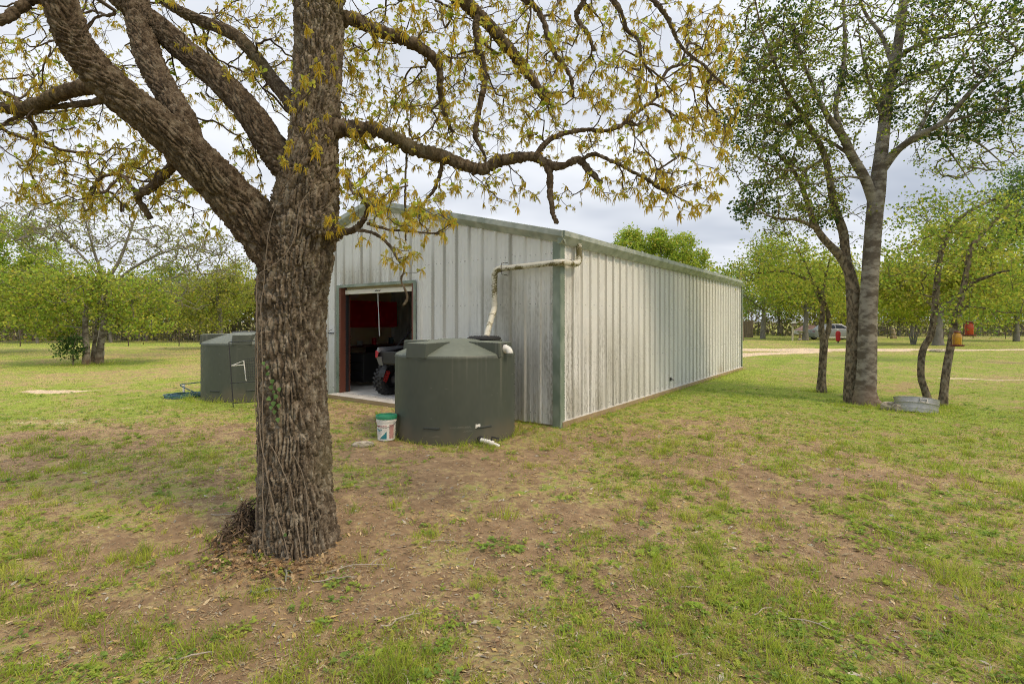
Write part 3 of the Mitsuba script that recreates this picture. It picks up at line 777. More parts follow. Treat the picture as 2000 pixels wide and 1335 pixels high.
# ------------------------------------------------------------------ rain water tanks
def tank(key, cx, cy, rot, label, fittings):
    tag(key, label, 'water tank', 'dark green rain water tanks')
    z0 = g1(cx, cy) - 0.02
    Mx = frame(cx, cy, z0, rot)
    R, H = 0.905, 1.245
    body = lathe([(0, 0), (R - 0.03, 0), (R, 0.03), (R, 0.30), (R, H - 0.09), (R - 0.005, H - 0.06), (R + 0.004, H - 0.03), (R - 0.008, H), (R - 0.04, H + 0.022), (0.52, H + 0.155), (0.30, H + 0.205), (0.16, H + 0.217), (0, H + 0.22)], 96)
    add(key + '__body', moved(body, Mx), 'tank_plastic', smooth=42)
    for i in range(4):
        a = i * np.pi / 2
        c, s_ = math.cos(a), math.sin(a)
        w2 = 0.17
        pts = [(0.895, -w2, H - 0.02), (0.895, w2, H - 0.02), (0.88, -w2 * 0.97, H + 0.165), (0.88, w2 * 0.97, H + 0.165), (0.40, -w2 * 1.1, H + 0.175), (0.40, w2 * 1.1, H + 0.175), (0.40, -w2 * 1.1, H - 0.02), (0.40, w2 * 1.1, H - 0.02)]
        sp = m3.Manifold.sphere(0.014, 10)
        b = man(m3.Manifold.batch_hull([sp.translate((x * c - y * s_, x * s_ + y * c, z)) for x, y, z in pts]))
        add(key + '__' + num('shoulder_block', i), moved(b, Mx), 'tank_plastic', smooth=35)
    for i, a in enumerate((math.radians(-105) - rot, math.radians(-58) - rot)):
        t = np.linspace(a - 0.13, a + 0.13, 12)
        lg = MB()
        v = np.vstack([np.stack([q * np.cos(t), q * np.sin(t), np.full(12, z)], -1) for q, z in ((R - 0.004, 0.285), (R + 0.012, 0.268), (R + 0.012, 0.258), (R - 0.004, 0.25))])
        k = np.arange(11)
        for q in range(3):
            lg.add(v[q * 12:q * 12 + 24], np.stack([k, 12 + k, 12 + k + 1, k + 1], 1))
        add(key + '__' + num('moulded_ledge', i), moved(lg.tm(), Mx), 'ledge_shade', smooth=40)  # recess shadow of the ledge is put into its dark colour
    return Mx, H


TK = np.array([-0.865, 7.87])
Mt, TH = tank('water_tank', TK[0], TK[1], math.radians(-31), 'dark green round water tank near the shed corner, fed by the downpipe', True)
lidc = np.array([-0.44, 8.16])
tz = g1(*TK) - 0.02
lid = lathe([(0, 0.0), (0.245, 0.0), (0.265, 0.012), (0.265, 0.035), (0.24, 0.05), (0.22, 0.05), (0.20, 0.062), (0, 0.066)], 48); lid.apply_translation((lidc[0], lidc[1], tz + TH + 0.185))
add('water_tank__lid', lid, 'black_plastic', smooth=35)
collar = lathe([(0, -0.2), (0.285, -0.2), (0.285, 0.0), (0, 0.001)], 40); collar.apply_translation((lidc[0], lidc[1], tz + TH + 0.185))
add('water_tank__lid__collar', collar, 'tank_plastic', smooth=35)
bl = MB()
for k in range(10):
    a = k * 0.628
    bl.mesh(trimesh.creation.cylinder(0.012, 0.014, sections=8, transform=trimesh.transformations.translation_matrix((lidc[0] + 0.225 * math.cos(a), lidc[1] + 0.225 * math.sin(a), tz + TH + 0.24))))
add('water_tank__lid__bolts', bl.tm(), 'black_metal', kind='stuff')
# overflow elbow on the right shoulder block
oa = math.radians(-31)
od, os_ = np.array([math.cos(oa), math.sin(oa), 0]), np.array([-math.sin(oa), math.cos(oa), 0])
ob = np.array([TK[0], TK[1], tz + TH + 0.085]) + od * 0.89 + os_ * -0.02
ov = MB()
a = np.linspace(0, np.pi / 2, 8)
ov.tube(np.vstack([ob - od * 0.02, ob + od * 0.03, *[ob + od * (0.03 + 0.06 * math.sin(t)) - np.array([0, 0, 1]) * 0.06 * (1 - math.cos(t)) for t in a[1:]]]), [0.062, 0.062] + [0.05] * 7, 20)
add('water_tank__overflow_elbow', ov.tm(), 'white_plastic', smooth=50)
ring = trimesh.creation.torus(0.068, 0.012, 28, 8)
ring.apply_transform(trimesh.geometry.align_vectors((0, 0, 1), od)); ring.apply_translation(ob)
add('water_tank__overflow_elbow__gasket', ring, 'black_plastic', smooth=True)
# outlet and valve near the ground
va = math.radians(-62)
vd = np.array([math.cos(va), math.sin(va), 0])
vb = np.array([TK[0], TK[1], tz + 0.10]) + vd * 0.90
rgt = np.array([0.93, 0.02, 0.0])
vm = MB().tube([vb - vd * 0.02, vb + vd * 0.05], 0.05, 16)
add('water_tank__outlet', vm.tm(), 'black_plastic', smooth=50)
vp = MB().tube([vb + vd * 0.045, vb + vd * 0.07 + rgt * 0.02, vb + vd * 0.08 + rgt * 0.10 - [0, 0, 0.02]], 0.03, 14).tube([vb + vd * 0.08 + rgt * 0.09 - [0, 0, 0.018], vb + vd * 0.09 + rgt * 0.16 - [0, 0, 0.04]], 0.036, 14).tube([vb + vd * 0.09 + rgt * 0.15 - [0, 0, 0.036], vb + vd * 0.10 + rgt * 0.24 - [0, 0, 0.075]], 0.024, 14)
add('water_tank__outlet__pipe', vp.tm(), 'white_plastic', smooth=50)
vh = MB().tube([vb + vd * 0.09 + rgt * 0.13 + [0, 0, 0.0], vb + vd * 0.09 + rgt * 0.135 + [0, 0, 0.05], vb + vd * 0.09 + rgt * 0.24 + [0, 0, 0.03]], 0.012, 8)
add('water_tank__outlet__valve_handle', vh.tm(), 'black_plastic', smooth=50)
sa = math.radians(-64)
sd, ss = np.array([math.cos(sa), math.sin(sa), 0]), np.array([-math.sin(sa), math.cos(sa), 0])
sc0 = np.array([TK[0], TK[1], tz + 0.285]) + sd * 0.908
stk = MB().add([sc0 - ss * 0.035 - [0, 0, 0.028], sc0 + ss * 0.035 - [0, 0, 0.028], sc0 + ss * 0.035 + [0, 0, 0.028], sc0 - ss * 0.035 + [0, 0, 0.028]] + [p - sd * 0.004 for p in (sc0 - ss * 0.035 - [0, 0, 0.028], sc0 + ss * 0.035 - [0, 0, 0.028], sc0 + ss * 0.035 + [0, 0, 0.028], sc0 - ss * 0.035 + [0, 0, 0.028])], [(0, 1, 2, 3), (4, 7, 6, 5), (0, 4, 5, 1), (1, 5, 6, 2), (2, 6, 7, 3), (3, 7, 4, 0)])
add('water_tank__sticker', stk.tm(), 'white_plastic')
tank('water_tank_001', -5.88, 11.45, math.radians(20), 'dark green round water tank farther left, half hidden behind the oak trunk', False)
lid2 = lathe([(0, 0.0), (0.245, 0.0), (0.265, 0.012), (0.265, 0.035), (0.24, 0.05), (0, 0.06)], 48); lid2.apply_translation((-6.1, 11.75, g1(-5.88, 11.45) + TH + 0.16))
add('water_tank_001__lid', lid2, 'black_plastic', smooth=35)

# ------------------------------------------------------------------ downpipe from the gutter into the tank
def downpipe():
    tag('downpipe', 'mossy white plastic downpipe from the gutter round the corner to the tank lid', 'pipe')
    r = 0.047
    q = [Sp(0.115, 0.42, 2.93), Sp(0.115, 0.42, 2.70), Sp(0.115, 0.30, 2.60), Sp(0.115, -0.05, 2.59), Sp(0.02, -0.135, 2.585), Sp(-1.08, -0.135, 2.555), Sp(-1.20, -0.135, 2.44), Sp(-1.20, -0.135, 1.92), np.array([lidc[0] + 0.03, lidc[1] + 0.02, tz + TH + 0.23])]
    runs = [(q[0], q[1]), (q[2] * 0.6 + q[3] * 0.4, q[3]), (q[4], q[5]), (q[6], q[7]), (q[7] + (q[8] - q[7]) * 0.25, q[8])]
    for i, (a, b) in enumerate(runs):
        add('downpipe__' + num('pipe', i), MB().tube([a, b], r, 20).tm(), 'pvc', smooth=50)
    def bend(a, b, c, k):
        t = np.linspace(0, 1, 9)[:, None]
        p = (1 - t) ** 2 * a + 2 * t * (1 - t) * b + t ** 2 * c
        mb = MB().tube(p, r + 0.004, 20)
        for e, d in ((p[0], p[0] - p[1]), (p[-1], p[-1] - p[-2])):
            d = d / np.linalg.norm(d)
            mb.tube([e - d * 0.012, e + d * 0.035], r + 0.008, 20)
        add('downpipe__' + num('elbow', k), mb.tm(), 'pvc', smooth=50)
    bend(q[1], q[1] + [0, 0, -0.12], q[2] * 0.6 + q[3] * 0.4, 0)
    bend(q[3], Sp(0.115, -0.135, 2.588), q[4], 1)
    bend(q[5], Sp(-1.20, -0.135, 2.552), q[6], 2)
    e = q[7] + (q[8] - q[7]) * 0.28
    bend(q[7] + [0, 0, 0.03], q[7] - [0, 0, 0.06], e, 3)
    bk = MB().tube([Sp(-1.0, -0.02, 2.66), Sp(-1.0, -0.20, 2.64), Sp(-1.0, -0.20, 2.46), Sp(-1.0, -0.02, 2.45)], 0.006, 6)
    add('downpipe__bracket', bk.tm(), 'black_metal')


downpipe()

# ------------------------------------------------------------------ bucket with a printed label
def bucket():
    K = 'paint_bucket'
    tag(K, 'white plastic bucket with green rim and printed label standing against the near tank', 'bucket')
    p = G(750, 861); x, y = p[0], p[1] + 0.14
    z = g1(x, y) + 0.005
    r0, r1, h = 0.121, 0.137, 0.335
    Mx = frame(x, y, z)
    rr = lambda t: r0 + (r1 - r0) * t / h
    body = lathe([(0, 0.006), (r0 - 0.006, 0.006), (r0, 0.0), (rr(0.255), 0.255), (r1 + 0.004, 0.257), (r1 + 0.006, 0.275), (r1 + 0.001, 0.277), (r1 + 0.001, 0.30), (r1 + 0.006, 0.302), (r1 + 0.006, 0.318), (r1, 0.32), (r1, h), (r1 - 0.006, h), (r0 - 0.004, 0.012), (0, 0.012)], 56)
    add(K + '__body', moved(body, Mx), 'white_plastic', smooth=35)
    rim = lathe([(r1 + 0.001, h - 0.034), (r1 + 0.013, h - 0.034), (r1 + 0.016, h - 0.004), (r1 + 0.010, h + 0.014), (r1 - 0.004, h + 0.012), (r1 - 0.008, h + 0.002), (r1 + 0.001, h - 0.034)], 56)
    add(K + '__rim', moved(rim, Mx), 'green_plastic', smooth=35)
    lidm = lathe([(0, h - 0.012), (r1 - 0.004, h - 0.012), (r1 - 0.004, h - 0.004), (0, h - 0.006)], 48)
    add(K + '__rim__lid', moved(lidm, Mx), 'green_plastic', smooth=35)
    bail = []
    for t in np.linspace(0, np.pi, 20):
        bail.append((0.158 * math.cos(t), -0.16 * math.sin(t), 0.29 - 0.10 * math.sin(t)))
    add(K + '__bail', moved(MB().tube(bail, 0.003, 6).tm(), Mx), 'black_metal', smooth=60)

    def patch(poly, lift, nx=12):
        """flat print wrapped on the wall: poly in (arc metres from the front, height)"""
        from shapely.geometry import Polygon, box as sbox
        pg = Polygon(poly); mb = MB()
        x0, _, x1, _ = pg.bounds
        for a, b in zip(np.linspace(x0, x1, nx + 1)[:-1], np.linspace(x0, x1, nx + 1)[1:]):
            g = pg.intersection(sbox(a, -1, b, 1))
            for gg in getattr(g, 'geoms', [g]):
                if gg.geom_type != 'Polygon' or gg.area < 1e-9:
                    continue
                v, f = trimesh.creation.triangulate_polygon(gg, engine='earcut')
                v = np.asarray(v); R = np.array([rr(t) for t in v[:, 1]]) + lift
                th = -np.pi / 2 - 0.35 + v[:, 0] / 0.136
                mb.add(np.stack([R * np.cos(th), R * np.sin(th), v[:, 1]], -1), f)
        return moved(mb.tm(), Mx)
    rect = lambda a, b, c, d: [(a, c), (b, c), (b, d), (a, d)]
    add(K + '__label', patch(rect(-0.115, 0.115, 0.02, 0.235), 0.0012), 'pale_print')
    add(K + '__label__red_line', patch(rect(-0.105, 0.085, 0.200, 0.212), 0.0022), 'red_print')
    add(K + '__label__triangle', patch([(-0.03, 0.025), (0.085, 0.025), (0.085, 0.135)], 0.0022), 'teal_print')
    w = MB()
    hs = [0.05, 0.03, 0.026, 0.038, 0.028, 0.03, 0.026]
    for k, hh in enumerate(hs):
        lo = 0.142 - (0.012 if k in (3, 4) else 0)
        w.mesh(patch(rect(-0.103 + k * 0.0175, -0.103 + k * 0.0175 + 0.0115, lo, 0.142 + hh * 0.75), 0.0022, 1))
    add(K + '__label__lettering', moved(w.tm(), np.eye(4)), 'teal_print')
    w = MB()
    for k, (z_, ln) in enumerate(((0.118, 0.10), (0.108, 0.08), (0.092, 0.11), (0.070, 0.06), (0.060, 0.055), (0.048, 0.05))):
        w.mesh(patch(rect(-0.10, -0.10 + ln, z_, z_ + 0.005), 0.0022, 5))
    add(K + '__label__small_print', w.tm(), 'grey_print')
    add(K + '__side_label', patch(rect(0.122, 0.20, 0.03, 0.225), 0.0014), 'pink_print')


bucket()


def rock(key, x, y, sx, sy, sz, seed, label, cat='stone', group=None, mat='stone'):
    m = trimesh.creation.icosphere(4, 1.0)
    v = np.array(m.vertices)
    v = v * (1 + 0.35 * (meshkit.fbm(v * 1.3 + seed * 7.1, 4, seed) - 0.5))[:, None]
    v[:, 2] = np.clip(v[:, 2], -0.6, 0.75)
    v = v * [sx, sy, sz] + [x, y, g1(x, y) + sz * 0.35]
    add(key, trimesh.Trimesh(v, np.array(m.faces), process=False), mat, smooth=True, label=label, cat=cat, group=group)


p = G(710, 869); rock('flat_stone', p[0], p[1], 0.15, 0.10, 0.05, 3, 'flat pale stone lying in the grass left of the bucket')
p = G(1738, 801); rock('edging_stone', p[0], p[1], 0.16, 0.12, 0.13, 5, 'brown rock on the left of the two beside the metal tub', group='rocks between tree and tub')
p = G(1752, 804); rock('edging_stone_001', p[0] + 0.05, p[1], 0.12, 0.10, 0.12, 9, 'greyish rock on the right, touching the metal tub', group='rocks between tree and tub')

# ------------------------------------------------------------------ galvanised tub leaning in the grass
def tub():
    K = 'metal_tub'
    tag(K, 'galvanised oval metal tub sunk and tilted in the grass by twin trunks', 'tub')
    p = G(1815, 811); x, y = p[0], p[1] + 0.28
    a = np.linspace(0, 2 * np.pi, 65)[:-1]
    rings = [(0.355, 0.21, -0.02), (0.365, 0.22, 0.05), (0.372, 0.225, 0.056), (0.374, 0.227, 0.066), (0.37, 0.225, 0.075), (0.385, 0.235, 0.155), (0.396, 0.246, 0.163), (0.398, 0.248, 0.177), (0.390, 0.240, 0.186), (0.405, 0.25, 0.268), (0.413, 0.258, 0.272), (0.415, 0.26, 0.284), (0.405, 0.25, 0.288), (0.398, 0.244, 0.28), (0.37, 0.22, 0.05)]
    v = np.vstack([np.stack([rx * np.cos(a), ry * np.sin(a), np.full(64, z)], -1) for rx, ry, z in np.array(rings) * 0.88])
    n, m = 64, len(rings)
    i, j = np.meshgrid(np.arange(m - 1), np.arange(n), indexing='ij')
    f = np.stack([i * n + j, i * n + (j + 1) % n, (i + 1) * n + (j + 1) % n, (i + 1) * n + j], -1).reshape(-1, 4)
    f = np.vstack([f[:, [0, 1, 2]], f[:, [0, 2, 3]]])
    tilt = trimesh.transformations.rotation_matrix(math.radians(5), (0, 1, 0)) @ trimesh.transformations.rotation_matrix(math.radians(-17), (1, 0, 0))
    Mx = frame(x, y, g1(x, y) - 0.02, math.radians(-16)) @ tilt
    add(K + '__shell', moved(trimesh.Trimesh(v, f, process=False), Mx), 'galvanised', smooth=45)
    so = lathe([(0, 0.20), (0.22, 0.20)], 40); so.apply_scale((1.45, .88, .88))
    add(K + '__soil', moved(so, Mx), 'soil_plain')
    hd = MB().tube(spline(np.array([(0.02 - 0.06, -0.252, 0.24), (-0.04, -0.265, 0.20), (0.02, -0.268, 0.19), (0.08, -0.265, 0.20), (0.08, -0.252, 0.24)]) * 0.88, 0.02), 0.007, 8).mesh(rbox((-0.048, -0.231, 0.207), (0.084, -0.216, 0.227), 0.005))
    add(K + '__handle', moved(hd.tm(), Mx), 'galvanised', smooth=50)


solid('soil_plain', (0.10, 0.07, 0.045), 0.95)
tub()

# ------------------------------------------------------------------ rack, hose and stand pipes by the far tank
def rack_and_hose():
    K = 'metal_rack'
    tag(K, 'thin dark metal rack with a wire basket in front of the far tank', 'rack')
    D = 9.95
    q = lambda px, py, d=D: P(px, py, d)
    top, foot = q(447, 668), q(456, 797, 9.9)
    add(K + '__post', MB().tube([top, foot - [0, 0, 0.03]], 0.010, 8).tm(), 'black_metal', smooth=50)
    back = [q(520, 664, 9.6), q(524, 800, 9.6)]
    add(K + '__post_001', MB().tube(back, 0.010, 8).tm(), 'black_metal', smooth=50)
    rails = [(top, q(520, 664, 9.6)), (q(450, 748), q(521, 743, 9.6)), (q(456, 787), q(523, 782, 9.6))]
    for i, (a, b) in enumerate(rails):
        add(K + '__' + num('rail', i), MB().tube([a, b], 0.008, 8).tm(), 'black_metal', smooth=50)
    br = MB().tube([q(452, 714), q(476, 704), q(481, 743)], 0.011, 8).tube([q(452, 714), q(477, 712)], 0.009, 8)
    add(K + '__bracket', br.tm(), 'white_paint', smooth=50, label='white painted triangular bracket')
    bs = MB()
    for t in np.linspace(0, 1, 9):
        bs.tube([q(478 + 36 * t, 700 - 2 * t, 9.8), q(481 + 36 * t, 741 - 2 * t, 9.8)], 0.004, 5).tube([q(478 + 3 * t, 700 + 41 * t, 9.8), q(515 + 3 * t, 698 + 41 * t, 9.8)], 0.004, 5)
    add(K + '__basket', bs.tm(), 'black_metal')
    # coiled hose
    p = G(362, 775)
    rng = np.random.default_rng(5)
    for i in range(2):
        t = np.linspace(0, 2 * np.pi * (5 if i == 0 else 4), 260)
        rad = 0.30 + 0.07 * np.sin(t * 0.37 + i) + 0.02 * np.sin(t * 3.1)
        pts = np.stack([p[0] + 1.12 * rad * np.cos(t), p[1] + rad * np.sin(t), g1(*p) + 0.02 + 0.012 * (t / 6.28) + 0.008 * np.sin(t * 2.3 + i)], -1)
        if i == 0:
            pts = np.vstack([pts, spline([pts[-1], P(352, 752, 11.4), P(375, 748, 11.5), P(392, 746, 11.6)], 0.05)[1:]])
        add(num('garden_hose', i), MB().tube(pts, 0.0115 if i == 0 else 0.010, 7).tm(), 'hose_blue' if i == 0 else 'hose_green', smooth=60, cat='hose', group='coiled hoses by the far tank',
            label='blue-black garden hose coiled on the grass with one end leading to the far tank' if i == 0 else 'green garden hose coiled on the grass among the blue hose')
    for i, (px, py, h, lb) in enumerate(((359, 772, 0.23, 'short white stand pipe rising from the middle of the hose coil'), (394, 770, 0.27, 'short white stand pipe close against the left side of the far tank'))):
        b = G(px, py); z = g1(*b)
        key = num('stand_pipe', i)
        mb = MB().tube([(b[0], b[1], z - 0.05), (b[0], b[1], z + h)], 0.022, 12)
        tag(key, lb, 'pipe', 'white stand pipes by the hose')
        add(key + '__pipe', mb.tm(), 'white_plastic', smooth=50)
        add(key + '__cap', MB().tube([(b[0], b[1], z + h - 0.012), (b[0], b[1], z + h + 0.02)], 0.029, 12).tm(), 'white_plastic', smooth=50)


rack_and_hose()
# ------------------------------------------------------------------ growing trees
def grow(lines, targets, rng, step=0.10, wig=0.14, sag=0.0, back=0.35):
    """skeleton: LINES are hand-laid polylines (x, y, z, radius), each but the first joined to the nearest earlier node; TARGETS are reached one after the
    other from the nearest part of the tree by a crooked path. Returns positions, parents, given radii (0 = by the pipe model) and the nodes at the targets."""
    pos, par, rad = [], [], []
    for k, l in enumerate(lines):
        s = spline(l, step)
        if k:
            a = np.array(pos); j = int(np.argmin(np.linalg.norm(a - s[0, :3], axis=1)))
        else:
            j = -1
        for row in s:
            pos.append(row[:3]); par.append(j); rad.append(row[3]); j = len(pos) - 1
    n0 = len(pos)
    first = cKDTree(np.array(pos))
    order = np.argsort(first.query(targets)[0])
    tree, built, ends = first, n0, []
    for a in targets[order]:
        if len(pos) - built > 500:
            tree, built = cKDTree(np.array(pos)), len(pos)
        d, j = tree.query(a)
        if len(pos) > built:
            q = np.array(pos[built:]); dd = np.linalg.norm(q - a, axis=1); i = int(np.argmin(dd))
            if dd[i] < d:
                d, j = dd[i], built + i
        # leave from a little further down the branch, so that twigs slant forward
        for _ in range(int(back * d / step)):
            if par[j] >= 0 and rad[j] < 0.05:
                j = par[j]
        s0 = pos[j]; d = np.linalg.norm(a - s0)
        n = max(2, int(np.ceil(d / step)))
        u = np.arange(1, n + 1)[:, None] / n
        w = rng.normal(0, 1, (n, 3)).cumsum(0); w = w - u * w[-1]
        path = s0 + (a - s0) * u + w * (wig * d / math.sqrt(n) * 0.55) + np.array([0, 0, 1.0]) * (u * (1 - u) * d * sag)
        for row in path:
            pos.append(row); par.append(j); rad.append(0.0); j = len(pos) - 1
        ends.append(j)
    return np.array(pos), np.array(par), np.array(rad), np.array(ends), n0


def pipe(par, rad, tip, power=2.4):
    n = len(par); acc = np.zeros(n); kids = np.zeros(n, int)
    np.add.at(kids, par[par >= 0], 1)
    r = np.zeros(n)
    for i in range(n - 1, -1, -1):
        r[i] = max(acc[i], tip ** power) ** (1 / power)
        if rad[i] > 0:
            r[i] = rad[i]
        if par[i] >= 0:
            acc[par[i]] += min(r[i], 0.6 * rad[par[i]] if rad[par[i]] > 0 else 9) ** power
    return r


def branches(pos, par, r, start, sides=lambda r: 3 if r < 0.006 else 5 if r < 0.02 else 8, joint=True):
    """tubes of all nodes from index START on; each chain follows the thickest child"""
    n = len(par); best = np.full(n, -1)
    for i in range(n - 1, start - 1, -1):
        p = par[i]
        if p >= start and (best[p] < 0 or r[i] > r[best[p]]):
            best[p] = i
    mb, taken = MB(), np.zeros(n, bool)
    for i in range(start, n):
        if taken[i]:
            continue
        ch = [i]; taken[i] = True
        while best[ch[-1]] >= 0:
            ch.append(best[ch[-1]]); taken[ch[-1]] = True
        pts, rr = pos[ch], r[ch]
        if par[i] >= 0:
            pts, rr = np.vstack([pos[par[i]], pts]), np.concatenate([[min(rr[0] * 1.25, r[par[i]])], rr])
        if len(pts) > 1:
            v, f = tube(pts, rr, sides(rr.max()), cap=False)
            mb.add(v, f)
    return mb


def leaf_batch(c, size, rng, tint, jitter=0.18, up=0.25, aspect=0.42, droop=0.0):
    """folded leaves at the centres C: two triangles each; returns vertices, faces, colours"""
    n = len(c)
    d = rng.normal(0, 1, (n, 3)); d[:, 2] -= droop; d /= np.linalg.norm(d, axis=1, keepdims=True)
    nn = rng.normal(0, 1, (n, 3)) + [0, 0, up * 4]
    s = np.cross(d, nn); s /= np.linalg.norm(s, axis=1, keepdims=True) + 1e-9
    h = np.cross(s, d)
    L_ = (np.asarray(size) * rng.uniform(0.65, 1.3, n))[:, None]
    a, t = c - d * L_ / 2, c + d * L_ / 2
    l, r_ = c - s * L_ * aspect - h * L_ * 0.10, c + s * L_ * aspect - h * L_ * 0.10
    v = np.stack([a, l, t, r_], 1).reshape(-1, 3)
    k = np.arange(n)[:, None] * 4
    f = np.hstack([k, k + 3, k + 2, k, k + 2, k + 1]).reshape(-1, 3)
    tint = np.asarray(tint, float)
    pick = tint[rng.integers(0, len(tint), n)] if tint.ndim == 2 else np.repeat(tint[None], n, 0)
    col = pick * (1 + rng.normal(0, jitter, (n, 1))) * (1 + rng.normal(0, jitter * 0.35, (n, 3)))
    return v, f, np.repeat(np.clip(col, 0.005, 0.9), 4, 0)


def ellipsoid(rng, n, c, r, shell=0.0):
    d = rng.normal(0, 1, (n, 3)); d /= np.linalg.norm(d, axis=1, keepdims=True)
    u = rng.uniform(shell ** 3, 1, (n, 1)) ** (1 / 3)
    return np.asarray(c) + d * u * np.asarray(r)

# ------------------------------------------------------------------ the big oak in front
def X(px, py, D, wpx):
    return np.array([*P(px, py, D), 0.97 * wpx / 2 / F * D * math.cos(math.atan((px - CX) / F))])


D0 = 3.82
OAKL = [np.array(l) for l in (
    # trunk from the ground up, on beyond the top of the frame
    [X(592, 1135, D0, 215), X(585, 1085, D0, 178), X(579, 1020, D0, 160), X(577, 900, D0, 150), X(571, 750, D0, 138), X(571, 640, D0, 140), X(574, 560, D0, 148), X(585, 480, D0, 148), X(593, 420, D0, 142), X(606, 340, D0, 116), X(614, 260, D0, 102), X(619, 180, D0, 97), X(622, 90, D0, 100), X(625, 0, D0, 102), X(632, -160, D0 + .1, 92), X(660, -360, D0 + .2, 66), X(720, -560, D0 + .3, 44)],
    # heavy limb to the upper left
    [X(568, 520, D0, 120), X(515, 450, 3.76, 114), X(472, 405, 3.70, 104), X(402, 330, 3.60, 97), X(315, 250, 3.48, 92), X(217, 168, 3.36, 89), X(150, 88, 3.28, 86), X(118, 0, 3.2, 83), X(80, -130, 3.1, 74), X(10, -290, 3.0, 64), X(-80, -430, 2.9, 44)],
    # second limb, from the trunk up and left
    [X(585, 345, D0 + .02, 84), X(538, 296, D0 + .05, 70), X(490, 224, 3.95, 62), X(437, 165, 4.05, 58), X(368, 105, 4.15, 58), X(298, 45, 4.25, 56), X(238, 0, 4.35, 52), X(150, -90, 4.5, 44), X(40, -200, 4.7, 30)],
    # limb behind the heavy one, rising steeply
    [X(380, 290, 3.62, 46), X(358, 232, 3.68, 58), X(318, 168, 3.9, 60), X(290, 110, 4.05, 62), X(276, 55, 4.2, 62), X(262, -20, 4.35, 56), X(240, -170, 4.5, 40)],
    # thinner limb, left of the trunk
    [X(596, 240, D0 + .1, 44), X(562, 192, 4.05, 33), X(525, 147, 4.2, 31), X(483, 91, 4.35, 30), X(448, 63, 4.45, 28), X(385, 38, 4.6, 27), X(345, 18, 4.7, 24), X(300, -10, 4.8, 20)],
)]
